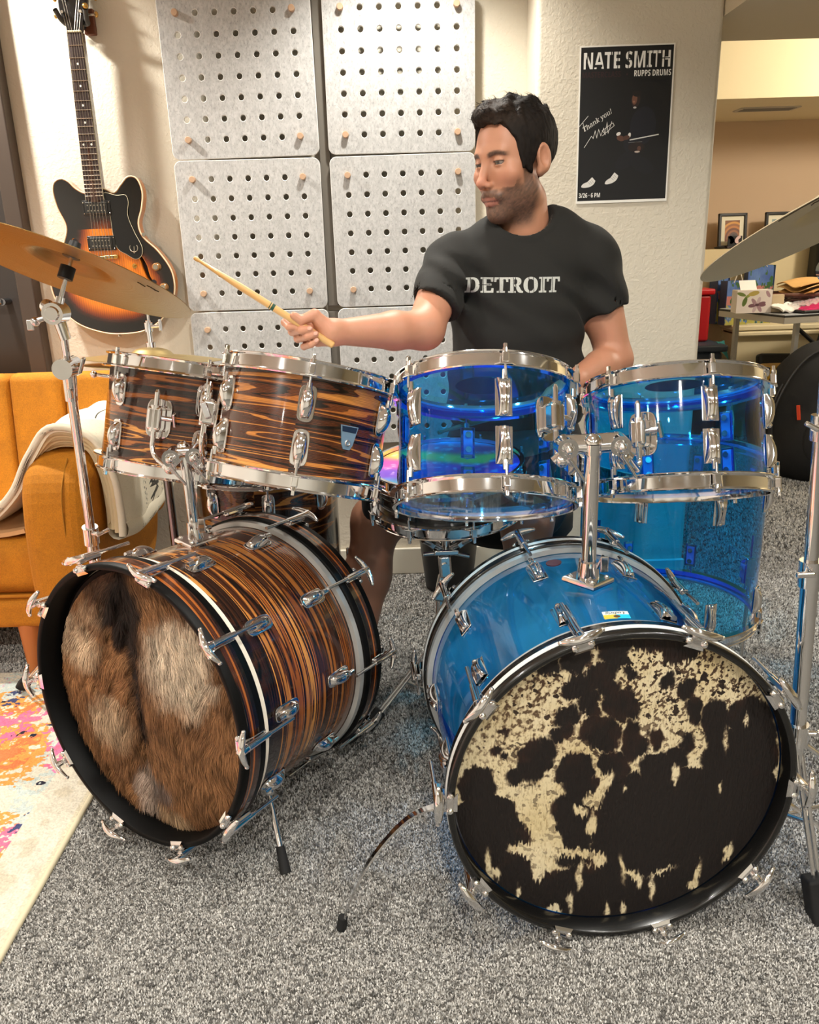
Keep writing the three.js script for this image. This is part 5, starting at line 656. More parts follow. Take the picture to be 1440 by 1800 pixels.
// ---------------------------------------------------------------- behind the bay: waste bin, table and its load
{
  const b = thing('waste_bin', 'small black waste bin against the back wall behind the snare stand', 'bin', [0.133, 0, -2.69]); obj('bin_body', rev([[0, 0.004], [0.082, 0.004], [0.105, 0.21], [0.101, 0.21], [0.079, 0.01], [0, 0.01]].slice(0, 6), 40), phy(0x0b0b0c, 0.35), b); obj('bin_rim', new THREE.TorusGeometry(0.104, 0.004, 8, 40).rotateX(PI / 2).translate(0, 0.21, 0), black, b);
  const th = 0.23, t = thing('folding_table', 'grey-topped folding table with square metal legs', 'table', [1.82, 0.775, -4.0], th); const steel = std(0xa9a7a2, 0.4, { metalness: 0.6 });
  obj('table_top', rbox(1.3, 0.012, 0.53, 0.003, [0.65, 0.008, -0.26]), std(0x8d9094, 0.35), t); obj('edge_rail', [box(1.3, 0.03, 0.014, [0.65, -0.013, 0]), box(0.014, 0.03, 0.53, [0.006, -0.013, -0.26]), box(1.3, 0.03, 0.014, [0.65, -0.013, -0.52])], std(0xb7b3ac, 0.4, { metalness: 0.5 }), t); obj('edge_strip', [box(1.302, 0.008, 0.016, [0.65, 0.006, 0.0]), box(0.016, 0.008, 0.53, [0.004, 0.006, -0.26])], black, t);
  for (const [x, z] of [[0.1, -0.03], [1.2, -0.03], [0.08, -0.48], [1.2, -0.48]]) { obj('leg', box(0.022, 0.745, 0.022, [x, -0.4, z]), steel, t); } obj('leg_brace', [rod([0.1, -0.05, -0.03], [0.3, -0.2, -0.03], 0.01), rod([1.2, -0.05, -0.03], [1.0, -0.2, -0.03], 0.01)], black, t);
  const onT = (x, z) => { const c = cos(th), s = sin(th); return [1.82 + x * c + z * s, 0.79, -4.0 - x * s + z * c]; };
  // flower card
  const card = canvasTex(256, 160, (c, w, h) => { c.fillStyle = '#e8ddd6'; c.fillRect(0, 0, w, h); const e = (x, y, a, b, r, k) => { c.fillStyle = k; c.beginPath(); c.ellipse(x, y, a, b, r, 0, 7); c.fill(); }; e(30, 28, 34, 12, 0.3, '#71803f'); e(80, 40, 30, 10, -0.6, '#8d9a4a'); e(58, 80, 16, 34, 0.3, '#5f7434'); e(120, 24, 40, 16, -0.2, '#b8a457'); for (let i = 0; i < 7; i++) e(150 + 34 * cos(i), 104 + 28 * sin(i), 30, 13, i, ['#7b5660', '#a98890', '#c9b3b6'][i % 3]); e(150, 104, 14, 10, 0, '#5d3c45'); e(225, 30, 26, 12, 1, '#a98890'); });
  { const p = onT(-0.02, -0.2), k = thing('gift_box', 'white gift box printed with a mauve flower and leaves on the table', 'box', [p[0] - 0.02, p[1], p[2]], -0.05); const f = sheet((u, v) => [-0.085 + 0.17 * u, 0.11 * v, 0.0415], 1, 1); obj('box_body', rbox(0.17, 0.11, 0.08, 0.003, [0, 0.055, 0]), std(0xd9cfc6, 0.6), k); obj('printed_front', f, std(0xffffff, 0.5, { map: card }), k); obj('flap', box(0.08, 0.002, 0.06, [-0.02, 0.13, -0.01], [0.9, 0, 0]), std(0xe9e2de, 0.6), k); obj('side_panel', rbox(0.06, 0.085, 0.02, 0.003, [0.115, 0.043, 0.03]), std(0xcdb896, 0.6), k); }
  { const p = onT(0.1, -0.12), k = thing('paper_packet', 'crumpled white paper packet leaning by the flower box', 'packet', p, 0.4); obj('packet_body', slab((u, v) => [lerp(-0.07, 0.07, u), 0.012 + 0.03 * v + 0.006 * sin(u * 12 + v * 5), lerp(0.05, -0.03, v)], 12, 8, 0.008), std(0xe2ded8, 0.6), k); }
  const bagT = (seed) => dataTex(128, 128, (u, v) => { const a = fbm(u * 5 + seed, v * 5, 4), b = fbm(u * 9, v * 9 + seed, 3); let c = mix3([0.2, 0.3, 0.56], [0.42, 0.55, 0.74], a); if (v < 0.45 && b > 0.5) c = mix3(c, [0.75, 0.68, 0.2], 0.8); if (abs(v - 0.55) < 0.1 && a > 0.45) c = mix3(c, [0.82, 0.45, 0.35], 0.8); if (b < 0.36) c = [0.2, 0.36, 0.16]; return c; });
  const bags = [['blue gift bag with yellow flowers behind the flower box', 1.94, -4.93, 0.14, 0.15, 3, 0.15], ['tall blue painted gift bag with green stems, rightmost of the bags', 2.1, -4.99, 0.15, 0.23, 9, -0.1], ['slate blue gift bag in the shade, leftmost of the bags', 1.88, -5.02, 0.08, 0.19, 20, 0.3]];
  for (const [lab, x, z, w, h, sd, r] of bags) { const k = thing('gift_bag', lab, 'gift bag', [x, 0.66, z], r, 'gift bags on the bench'); const f = (u, v) => [-w / 2 + w * u, (h + 0.1) * v, 0.04 - 0.012 * v]; obj('bag_front', slab(f, 4, 4, 0.003), std(0xffffff, 0.5, { map: bagT(sd) }), k); obj('bag_body', [box(w, h + 0.1, 0.003, [0, (h + 0.1) / 2, -0.035]), box(0.003, h + 0.1, 0.075, [-w / 2, (h + 0.1) / 2, 0]), box(0.003, h + 0.1, 0.075, [w / 2, (h + 0.1) / 2, 0])], std(0x33456e, 0.5), k); obj('bag_handle', tube([[-w * 0.2, h + 0.09, 0.03], [0, h + 0.15, 0.03], [w * 0.2, h + 0.09, 0.03]], 0.003, 12, 6), std(0xd8d0c0, 0.7), k); }
  { const p = onT(0.2, -0.26), k = thing('wicker_basket', 'dark wicker tray heaped with folded brown paper', 'basket', p, th); const wk = std(0x3a2014, 0.7); for (let j = 0; j < 5; j++) obj('wicker_band', new THREE.TorusGeometry(0.14 + j * 0.006, 0.0065, 6, 60).rotateX(PI / 2).scale(1.3, 1, 0.7).translate(0.1, 0.012 + j * 0.014, 0), wk, k); for (let i = 0; i < 34; i++) { const a = i / 34 * 2 * PI; obj('wicker_stake', rod([0.1 + cos(a) * 0.18, 0.004, sin(a) * 0.096], [0.1 + cos(a) * 0.214, 0.076, sin(a) * 0.116], 0.004, 0.004, 6), wk, k); } obj('basket_floor', at(new THREE.CylinderGeometry(0.14, 0.14, 0.006, 40), [0, 0, 0], [0, 0, 0], [1.3, 1, 0.7]).translate(0.1, 0.005, 0), wk, k); obj('rim', new THREE.TorusGeometry(0.168, 0.009, 8, 60).rotateX(PI / 2).scale(1.3, 1, 0.7).translate(0.1, 0.078, 0), std(0x5b3320, 0.6), k);
    const cols = [0xc99c5e, 0xd3ac70, 0xb98a4f]; for (let i = 0; i < 3; i++) { const q = thing('paper_sheet', ['topmost tan folded paper in the wicker tray', 'middle tan folded paper in the wicker tray', 'lowest tan folded paper in the wicker tray'][i], 'paper', [p[0] + 0.11, p[1] + 0.12 - i * 0.022, p[2]], th + 0.2 * i); obj('folded_sheet', slab((u, v) => [lerp(-0.12, 0.16, u), 0.02 * sin(u * 3.1) + 0.012 * sin(v * 6 + i), lerp(-0.09, 0.09, v)], 12, 10, 0.004), std(cols[i], 0.7), q); } }
  { const p = onT(0.22, -0.11), k = thing('wrapped_parcel', 'bright pink parcel in clear wrap at the table front', 'parcel', p, th); obj('parcel_body', slab((u, v) => [lerp(-0.1, 0.3, u), 0.012 + 0.045 * sstep(0, 0.5, u) + 0.006 * sin(u * 21 + v * 9), lerp(0.09, -0.07, v)], 30, 10, 0.012), phy(0xd8266e, 0.25, { clearcoat: 1, clearcoatRoughness: 0.1 }), k); obj('tray', rbox(0.42, 0.014, 0.2, 0.005, [0.1, 0.007, 0.01]), black, k); obj('clear_wrap', slab((u, v) => [lerp(-0.1, 0.1, u), 0.034 + 0.03 * u + 0.006 * sin(u * 31 + v * 17), lerp(0.085, -0.06, v)], 30, 10, 0.001), phy(0xffffff, 0.1, { transmission: 0.8, thickness: 0 }), k); }
  // frames and small things on the ledge
  const fr = (lab, x, w, h, draw, r) => { const k = thing('picture_frame', lab, 'picture frame', [x, 1.087, -5.17], r); k.rotation.x = -0.09; k.rotation.order = 'YXZ'; obj('frame', [rbox(w, 0.016, 0.02, 0.003, [0, h - 0.008, 0]), rbox(w, 0.016, 0.02, 0.003, [0, 0.008, 0]), rbox(0.016, h, 0.02, 0.003, [-w / 2 + 0.008, h / 2, 0]), rbox(0.016, h, 0.02, 0.003, [w / 2 - 0.008, h / 2, 0])], std(0x15100d, 0.4), k); obj('mat_board', box(w - 0.02, h - 0.02, 0.004, [0, h / 2, -0.003]), std(0xe0d8bf, 0.8), k); obj('picture', sheet((u, v) => [(u - 0.5) * w * 0.52, h / 2 + (v - 0.5) * h * 0.6, 0.0], 1, 1), std(0xffffff, 0.5, { map: canvasTex(128, 192, draw) }), k); };
  fr('dark picture frame with an orange striped abstract, behind the butterfly piece', 1.99, 0.178, 0.2, (c, w, h) => { c.fillStyle = '#7a4a22'; c.fillRect(0, 0, w, h); const k = ['#c98d3c', '#8f5a33', '#b8763a', '#6d4230', '#96603c', '#5b4640', '#413a3a']; k.forEach((q, i) => { c.fillStyle = q; c.beginPath(); c.ellipse(w * 0.6, h * 0.86, w * (0.95 - i * 0.12), h * (0.8 - i * 0.1), 0, 0, 7); c.fill(); }); }, 0.12);
  fr('dark picture frame with a small green landscape, right of the abstract', 2.27, 0.178, 0.2, (c, w, h) => { c.fillStyle = '#8d9a94'; c.fillRect(0, 0, w, h); c.fillStyle = '#4e6a35'; c.fillRect(0, h * 0.5, w, h); c.fillStyle = '#1c1c1c'; c.beginPath(); c.ellipse(w * 0.6, h * 0.45, 12, 46, 0.4, 0, 7); c.fill(); c.fillStyle = '#d8d4c8'; c.fillRect(w * 0.55, h * 0.4, 34, 8); }, 0.1);
  { const k = thing('butterfly_ornament', 'small dark ornament with pale pink butterfly wings before the abstract', 'ornament', [1.985, 1.087, -5.11]); obj('base_block', rbox(0.1, 0.012, 0.03, 0.003, [0, 0.006, 0]), std(0x2c2020, 0.6), k); obj('back_panel', rbox(0.085, 0.06, 0.006, 0.002, [0, 0.04, -0.006]), black, k); const wg = shapeOf([[0, 0], [0.012, 0.022], [0.03, 0.03], [0.034, 0.018], [0.022, 0.006], [0.024, -0.012], [0.012, -0.014]], 30); for (const s of [-1, 1]) obj('wing', ext(wg, 0.003, 0.0006).scale(s, 1, 1).translate(-0.004, 0.042, 0), std(0xd9b9b4, 0.6), k); }
  { const k = thing('black_beret', 'flat black pebble-like dish on the ledge left of the frames', 'dish', [1.905, 1.086, -5.13]); obj('dish_body', rev([[0, 0], [0.03, 0.002], [0.036, 0.008], [0.02, 0.014], [0, 0.015]], 24), black, k); }
  { const k = thing('speaker_cabinet', 'tall black speaker cabinet partly hidden behind the right cymbal', 'speaker', [2.56, 0.66, -4.96], -0.1); obj('cabinet', rbox(0.34, 0.68, 0.2, 0.06, [0, 0.34, 0]), std(0x0a0a0b, 0.6), k); obj('grille', rbox(0.28, 0.56, 0.01, 0.004, [0, 0.34, 0.1]), std(0x101012, 0.8), k); }
  // bins
  { const k = thing('red_bin', 'red plastic bin with a rolled rim standing on the grey tote', 'bin', [1.72, 0.57, -4.93]); obj('bin_body', rbox(0.13, 0.27, 0.13, 0.02, [0, 0.135, 0]), std(0xa30d16, 0.4), k); obj('bin_lid', rbox(0.16, 0.035, 0.16, 0.012, [0, 0.285, 0]), std(0xb8141c, 0.4), k); }
  { const k = thing('storage_tote', 'dark blue grey plastic tote under the red bin', 'tote', [1.62, 0, -4.86]); obj('tote_body', at(rbox(0.4, 0.53, 0.3, 0.03, [0, 0.27, 0])), std(0x2b3440, 0.5), k); obj('tote_lid', rbox(0.44, 0.04, 0.34, 0.014, [0, 0.55, 0]), std(0x39424f, 0.5), k); obj('side_handle', rbox(0.02, 0.05, 0.14, 0.008, [0.215, 0.44, 0]), std(0x39424f, 0.5), k); }
  { const k = thing('teal_ribbon', 'teal gauze ribbon hanging over the tote edge', 'ribbon', [1.84, 0.53, -4.8]); obj('ribbon_strip', slab((u, v) => [lerp(-0.04, 0.02, u) + 0.02 * v, 0.05 - 0.09 * v * u - 0.02 * v, 0.02 * sin(u * 5 + v * 3)], 12, 12, 0.002), std(0x3f8f8a, 0.7), k); }
  // under the table
  { const k = thing('folded_case', 'flat black folding case leaning under the table', 'case', [2.47, 0, -4.72], 0.1); k.rotation.order = 'YXZ'; obj('case_shell', rbox(0.9, 0.5, 0.06, 0.02, [0, 0.25, 0], [-0.25, 0, -0.04]), std(0x121214, 0.5), k); }
  { const k = thing('maroon_board', 'dull maroon board in front of the folding case', 'board', [2.46, 0, -4.6], 0.12); obj('board_sheet', rbox(0.86, 0.46, 0.02, 0.006, [0, 0.23, 0], [-0.22, 0, -0.05]), std(0x4d2724, 0.6), k); }
  { const k = thing('yellow_case', 'small yellow hard case beside the backpack', 'case', [2.0, 0, -4.42]); obj('case_body', rbox(0.14, 0.49, 0.16, 0.02, [0, 0.246, 0]), std(0xc9991c, 0.5), k); obj('case_band', rbox(0.144, 0.38, 0.164, 0.02, [0, 0.195, 0]), std(0x141414, 0.5), k); }
  { // backpack
    const k = thing('backpack', 'large black backpack with an orange tag slumped on the carpet', 'backpack', [2.04, 0, -3.93], -0.25), cl = std(0x121214, 0.75, { bumpMap: carpetTex, bumpScale: 0.001 }), cl2 = std(0x1a1a1d, 0.7);
    const f = (x, y, z) => { let d = ell([0, 0.32, 0], [0.3, 0.36, 0.17])(x, y, z); d = smin(d, ell([0.02, 0.2, 0.12], [0.22, 0.19, 0.1])(x, y, z), 0.05); d = smin(d, ell([0, 0.12, 0], [0.29, 0.14, 0.18])(x, y, z), 0.06); d = max(d, -y + 0.004); return d + 0.006 * (n3(x * 22, y * 22, z * 22) - 0.5); };
    obj('main_compartment', nets(f, [-0.36, -0.02, -0.24], [0.36, 0.74, 0.28], 0.014), cl, k); obj('front_pocket', nets((x, y, z) => ell([0.03, 0.22, 0.19], [0.16, 0.15, 0.05])(x, y, z), [-0.18, 0.03, 0.1], [0.24, 0.42, 0.27], 0.012), cl2, k);
    for (const z of [0.03, 0.09]) obj('zipper', tube([[-0.26, 0.14, z + 0.07], [-0.25, 0.4, z + 0.07], [-0.1, 0.62, z], [0.1, 0.64, z], [0.26, 0.42, z + 0.05]], 0.006, 40, 6), std(0x2a2a2d, 0.4), k);
    obj('carry_handle', tube([[-0.06, 0.66, -0.03], [-0.04, 0.72, -0.03], [0.04, 0.72, -0.03], [0.06, 0.66, -0.03]], 0.012, 20, 8), cl2, k); obj('shoulder_strap', slab((u, v) => [-0.3 - 0.05 * sin(v * PI) + 0.03 * (u - 0.5), 0.1 + 0.45 * v, 0.03 + 0.05 * (u - 0.5)], 3, 16, 0.012), cl2, k); obj('zip_tag', rbox(0.016, 0.07, 0.006, 0.002, [-0.16, 0.36, 0.2], [0, -0.5, 0.15]), std(0xd8431c, 0.5), k, 'orange pull tag');
  }
}
// ---------------------------------------------------------------- the drummer
{
  const t = thing('person', 'seated man in a charcoal lettered T-shirt reaching out with a drumstick and looking aside', 'person', [0.29, 0, -2.15]);
  const toT = (g) => g.translate(-0.29, 0, 2.15);
  // head frame: x to his left, y up, z out of the face
  const HC = V(0.272, 1.332, -2.085), HQ = new THREE.Quaternion().setFromEuler(new THREE.Euler(0.1, -0.92, 0.03, 'YXZ')), HM = new THREE.Matrix4().makeRotationFromQuaternion(HQ.clone().invert()), he = HM.elements;
  const toL = (x, y, z) => { x -= HC.x; y -= HC.y; z -= HC.z; return [he[0] * x + he[4] * y + he[8] * z, he[1] * x + he[5] * y + he[9] * z, he[2] * x + he[6] * y + he[10] * z]; };
  const cran = ell([0, 0.045, -0.02], [0.075, 0.086, 0.097]), face = ell([0, 0.0, 0.034], [0.064, 0.098, 0.058]), jaw = ell([0, -0.07, 0.026], [0.055, 0.06, 0.058]), chin = ell([0, -0.108, 0.068], [0.026, 0.022, 0.022]);
  const brow = cap([0, 0.0235, 0.0875], [0.036, 0.0225, 0.0745], 0.0125, 0.0112), noseB = cap([0, 0.016, 0.087], [0, -0.034, 0.109], 0.0078, 0.0095), noseT = ell([0, -0.038, 0.111], [0.0105, 0.0098, 0.0115]), ala = ell([0.0125, -0.043, 0.099], [0.0072, 0.0075, 0.01]), sock = ell([0.033, 0.005, 0.0935], [0.0185, 0.0125, 0.018]), lid = ell([0.031, 0.004, 0.0765], [0.0142, 0.0142, 0.0142]), cheek = ell([0.044, -0.024, 0.062], [0.024, 0.02, 0.02]), jc = ell([0.047, -0.068, 0.0], [0.02, 0.028, 0.026]);
  const lipU = cap([0, -0.0735, 0.0925], [0.021, -0.0765, 0.082], 0.0052, 0.0032), lipL = cap([0, -0.0835, 0.0905], [0.018, -0.0815, 0.082], 0.0062, 0.0038), slit = cap([0, -0.0782, 0.103], [0.024, -0.079, 0.089], 0.0012, 0.001), must = cap([0, -0.06, 0.094], [0.024, -0.07, 0.083], 0.009, 0.008);
  const earO = ell([0.08, 0.0, -0.016], [0.011, 0.033, 0.021]), earI = ell([0.0885, 0.004, -0.012], [0.0105, 0.023, 0.0125]), earL = ell([0.075, -0.028, -0.006], [0.008, 0.012, 0.01]), nostril = ell([0.0075, -0.049, 0.103], [0.0035, 0.003, 0.005]);
  const headSkin = (x, y, z) => { // local, without the ears
    const X = abs(x); let d = smin(cran(x, y, z), face(x, y, z), 0.035); d = smin(d, jaw(x, y, z), 0.03); d = smin(d, chin(x, y, z), 0.022); d = smin(d, jc(X, y, z), 0.03); d = smin(d, cheek(X, y, z), 0.022); d = smin(d, brow(X, y, z), 0.014);
    d = -smin(-d, sock(X, y, z), 0.012); d = smin(d, smin(noseB(x, y, z), noseT(x, y, z), 0.008), 0.011); d = smin(d, ala(X, y, z), 0.006);
    const l = lid(X, y, z), yy = y - 0.004; d = smin(d, max(l, min(0.0004 - yy, yy + 0.0046)), 0.003); d = smin(d, must(X, y, z), 0.012); d = smin(d, lipU(X, y, z), 0.006); d = smin(d, lipL(X, y, z), 0.006); d = -smin(-d, slit(X, y, z), 0.004); d = -smin(-d, nostril(X, y, z), 0.002); return d;
  };
  const head = (x, y, z) => { const X = abs(x); let d = headSkin(x, y, z);
    let e = smin(earO(X, y, z), earL(X, y, z), 0.008); e = -smin(-e, earI(X, y, z), 0.005); d = smin(d, e, 0.007); return d;
  };
  // joints
  const shR = [0.115, 1.105, -2.085], elR = [0.048, 0.968, -1.925], wrR = [-0.153, 0.981, -1.795], shL = [0.475, 1.105, -2.12], elL = [0.533, 0.862, -2.1], wrL = [0.4, 0.833, -1.95];
  const mid = (a, b, k) => a.map((v, i) => lerp(v, b[i], k));
  const neck = cap([0.292, 1.245, -2.105], [0.303, 1.11, -2.135], 0.061, 0.074), chest = ell([0.3, 1.03, -2.115], [0.16, 0.12, 0.1]);
  const upR = cap(shR, elR, 0.052, 0.043), foR1 = cap(elR, mid(elR, wrR, 0.35), 0.043, 0.0425), foR2 = cap(mid(elR, wrR, 0.35), wrR, 0.0425, 0.0255), upL = cap(shL, elL, 0.053, 0.044), foL1 = cap(elL, mid(elL, wrL, 0.35), 0.044, 0.042), foL2 = cap(mid(elL, wrL, 0.35), wrL, 0.042, 0.027);
  // right hand: finger chains from the knuckle, closed round the stick
  const chain = (pts, rs) => { const c = []; for (let i = 0; i < pts.length - 1; i++) c.push(cap(pts[i], pts[i + 1], rs[i], rs[i + 1])); return (x, y, z) => { let d = 9; for (const f of c) d = smin(d, f(x, y, z), 0.003); return d; }; };
  const RH = { index: [[-0.2142, 1.0065, -1.805], [-0.2523, 1.006, -1.783], [-0.2415, 0.9977, -1.764], [-0.2284, 0.9985, -1.762]], middle: [[-0.216, 0.9897, -1.811], [-0.239, 0.9856, -1.787], [-0.2158, 0.991, -1.7535], [-0.1964, 0.9939, -1.7515]], ring: [[-0.2111, 0.9742, -1.811], [-0.2285, 0.97, -1.789], [-0.2042, 0.9773, -1.755], [-0.1851, 0.9831, -1.7525]], pinky: [[-0.2018, 0.9626, -1.807], [-0.2158, 0.9534, -1.787], [-0.1974, 0.9602, -1.757], [-0.1844, 0.9686, -1.7555]] };
  const fR = [chain(RH.index, [0.0098, 0.0086, 0.0078, 0.0072]), chain(RH.middle, [0.01, 0.0088, 0.008, 0.0074]), chain(RH.ring, [0.0096, 0.0084, 0.0078, 0.0071]), chain(RH.pinky, [0.0088, 0.0074, 0.0068, 0.0062])], thR = chain([[-0.1635, 0.991, -1.782], [-0.187, 1.0205, -1.772], [-0.2144, 1.0115, -1.758], [-0.2286, 1.0215, -1.7545]], [0.0165, 0.0125, 0.0102, 0.0085]);
  const palmR = [cap(wrR, [-0.205, 1.0, -1.805], 0.0235, 0.0145), cap(wrR, [-0.205, 0.985, -1.81], 0.023, 0.014), cap(wrR, [-0.198, 0.968, -1.805], 0.023, 0.0135), cap([-0.162, 0.975, -1.785], [-0.186, 0.966, -1.79], 0.018, 0.014), cap([-0.16, 0.985, -1.782], [-0.178, 1.003, -1.776], 0.019, 0.014)];
  const armR = (x, y, z) => { let d = smin(upR(x, y, z), foR1(x, y, z), 0.02); d = smin(d, foR2(x, y, z), 0.012); let p = palmR[0](x, y, z); for (let i = 1; i < 5; i++) p = smin(p, palmR[i](x, y, z), 0.012); d = smin(d, p, 0.014); d = smin(d, thR(x, y, z), 0.008); let f = 9; for (const q of fR) f = min(f, q(x, y, z)); return smin(d, f, 0.0035); };
  // left hand: a fist on the second stick
  const S0 = V(0.338, 0.806, -1.878), SD = V(0.154 - 0.335, 0.781 - 0.804, 0.12).normalize(), HD = V(S0.x - wrL[0], S0.y - wrL[1], S0.z - wrL[2]).normalize(), UP = V().crossVectors(HD, SD).normalize().multiplyScalar(1), ax = SD.clone();
  if (UP.y < 0) UP.negate();
  const LH = [], o4 = (a, b, c) => { const p = S0.clone().addScaledVector(ax, a).addScaledVector(HD, b).addScaledVector(UP, c); return p.toArray(); };
  for (let i = 0; i < 4; i++) { const a = 0.028 - i * 0.018; LH.push(chain([o4(a, -0.01, 0.024), o4(a, 0.022, 0.012), o4(a, 0.018, -0.014), o4(a, -0.006, -0.017)], [0.0098, 0.0088, 0.008, 0.0073])); }
  const thL = chain([o4(0.012, -0.045, 0.006), o4(0.03, -0.02, 0.004), o4(0.046, -0.004, 0.006), o4(0.062, 0.002, 0.004)], [0.016, 0.0125, 0.0105, 0.0085]), palmL = [cap(wrL, o4(0.026, -0.014, 0.02), 0.023, 0.014), cap(wrL, o4(-0.024, -0.014, 0.018), 0.023, 0.0135), cap(wrL, o4(0.0, -0.02, 0.0), 0.022, 0.014)];
  const armL = (x, y, z) => { let d = smin(upL(x, y, z), foL1(x, y, z), 0.02); d = smin(d, foL2(x, y, z), 0.012); let p = 9; for (const q of palmL) p = smin(p, q(x, y, z), 0.012); d = smin(d, p, 0.014); d = smin(d, thL(x, y, z), 0.008); let f = 9; for (const q of LH) f = min(f, q(x, y, z)); return smin(d, f, 0.0035); };
  // legs
  const hipR = [0.2, 0.545, -2.2], hipL = [0.385, 0.545, -2.2], knR = [-0.085, 0.49, -1.985], knL = [0.29, 0.485, -1.93], anR = [-0.165, 0.1, -1.88], anL = [0.29, 0.1, -1.86];
  const leg = (h, k, a) => { const q = [cap(h, k, 0.092, 0.062), cap(k, mid(k, a, 0.35), 0.058, 0.057), cap(mid(k, a, 0.35), a, 0.057, 0.036), cap(a, [a[0], 0.055, a[2] + 0.1], 0.036, 0.028)]; return (x, y, z) => { let d = q[0](x, y, z); for (let i = 1; i < 4; i++) d = smin(d, q[i](x, y, z), 0.03); return d; }; };
  const lR = leg(hipR, knR, anR), lL = leg(hipL, knL, anL), pelvis = ell([0.293, 0.6, -2.19], [0.17, 0.13, 0.13]), belly = ell([0.29, 0.82, -2.12], [0.15, 0.24, 0.105]);
  const trunk = (x, y, z) => smin(smin(smin(chest(x, y, z), belly(x, y, z), 0.08), pelvis(x, y, z), 0.08), smin(upR(x, y, z), upL(x, y, z), 0.01), 0.05);
  const whole = (x, y, z) => { const l = toL(x, y, z); let d = smin(trunk(x, y, z), neck(x, y, z), 0.035); if (y > 1.1) d = smin(d, head(...l), 0.02); return d; };
  const skin = [0.43, 0.21, 0.12], skinCol = (x, y, z) => {
    const [lx, ly, lz] = toL(x, y, z), X = abs(lx); let c = mix3(skin, [0.6, 0.25, 0.16], 0.5 * fbm(x * 30, y * 30 + z * 17, 3));
    if (y < 0.62) return mix3(c, [0.27, 0.125, 0.075], 0.85);  // legs painted darker in the skin colour, standing for shade behind the drums
    if (y > 1.13 && hypot(lx, ly, lz) < 0.2) {
      const n = fbm(lx * 90 + lz * 40, ly * 90, 3) - 0.5, hair = fbm(lx * 420, ly * 300 + lz * 260, 2);
      const nose = exp(-(pow(lx / 0.02, 2) + pow((ly + 0.036) / 0.018, 2))) * sstep(0.09, 0.11, lz); c = mix3(c, [0.6, 0.2, 0.13], 0.45 * nose); c = mix3(c, [0.6, 0.22, 0.14], 0.35 * exp(-(pow((X - 0.045) / 0.02, 2) + pow((ly + 0.03) / 0.02, 2))));
      let beard = sstep(-0.028, -0.062, ly + n * 0.02 - 0.5 * max(0, 0.02 - lz) + 0.3 * max(0, lz - 0.06)) * sstep(-0.03, 0.0, lz + ly * 0.1); beard = max(beard, sstep(0.022, 0.01, abs(lz - 0.022)) * sstep(0.06, 0.03, ly) * sstep(-0.08, -0.05, ly) * (X > 0.045 ? 1 : 0)); if (lz > 0.06 && ly > -0.052) beard = 0; beard = max(beard, sstep(0.032, 0.024, X) * sstep(-0.05, -0.057, ly) * sstep(-0.076, -0.0715, ly) * (lz > 0.06 ? 0.95 : 0)); if (lz > 0.07 && X < 0.022 && abs(ly + 0.079) < 0.0085) beard = 0;
      c = mix3(c, [0.06, 0.035, 0.024], beard * (0.66 + 0.34 * hair) * sstep(-0.155, -0.125, ly));
      const lip = sstep(0.0125, 0.009, hypot((X) / 2.3, (ly + 0.079) * 1.0)) * (lz > 0.075 ? 1 : 0); c = mix3(c, [0.34, 0.125, 0.095], lip * 0.8); c = mix3(c, [0.1, 0.03, 0.025], sstep(0.0022, 0.001, abs(ly + 0.0785)) * (X < 0.025 && lz > 0.08 ? 1 : 0));
      const by = 0.0185 + 0.0045 * sin(clamp((X - 0.012) / 0.04) * PI) - 0.1 * max(0, X - 0.045), br = sstep(0.0068, 0.003, abs(ly - by)) * sstep(0.01, 0.017, X) * sstep(0.058, 0.048, X) * (lz > 0.045 ? 1 : 0); c = mix3(c, [0.045, 0.026, 0.018], br * (0.75 + 0.25 * hair));
      const lash = sstep(0.0165, 0.0145, hypot(X - 0.031, ly - 0.004, (lz - 0.0765))) * sstep(0.0022, 0.0008, abs(ly - 0.0052)) * (lz > 0.078 ? 1 : 0); c = mix3(c, [0.05, 0.03, 0.025], lash);
    } else { const kn = fbm(x * 120, y * 120 + z * 80, 2); c = mix3(c, [0.6, 0.24, 0.16], 0.3 * kn); }
    return c;
  };
  const skinM = phy(0xffffff, 0.5, { vertexColors: true, sheen: 0.15, sheenRoughness: 0.5, sheenColor: new THREE.Color(0xffb090) });
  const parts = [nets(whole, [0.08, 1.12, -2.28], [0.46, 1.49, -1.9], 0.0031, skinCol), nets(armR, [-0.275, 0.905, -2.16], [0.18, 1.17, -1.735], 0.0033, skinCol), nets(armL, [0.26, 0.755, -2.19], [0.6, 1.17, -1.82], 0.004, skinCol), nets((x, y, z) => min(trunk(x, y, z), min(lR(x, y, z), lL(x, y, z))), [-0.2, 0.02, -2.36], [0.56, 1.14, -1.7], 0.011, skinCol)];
  const cm = parts.map((g) => { const q = g.toNonIndexed(), o = new THREE.BufferGeometry(); for (const k of ['position', 'normal', 'uv', 'color']) o.setAttribute(k, q.attributes[k]); return o; });
  obj('body', toT(mergeGeometries(cm)), skinM, t);
  // finger nails on the hand that shows
  const nail = (c, d, n) => { const g = ball([0, 0, 0], 1, 10).scale(0.0042, 0.0056, 0.0016), y = v3(d).normalize(), z = v3(n).addScaledVector(y, -v3(n).dot(y)).normalize(), x = y.clone().cross(z); g.applyMatrix4(new THREE.Matrix4().makeBasis(x, y, z)); return toT(g.translate(...c)); };
  obj('fingernails', [['middle', 0.0069], ['ring', 0.0066], ['pinky', 0.0057]].map(([k, r]) => { const p = RH[k], a = p[2], b = p[3], d = [b[0] - a[0], b[1] - a[1], b[2] - a[2]]; return nail([b[0], b[1] + 0.0015, b[2] + r], d, [0, 0.25, 1]); }), phy(new THREE.Color().setRGB(0.62, 0.32, 0.24), 0.3, { clearcoat: 0.4 }), t);
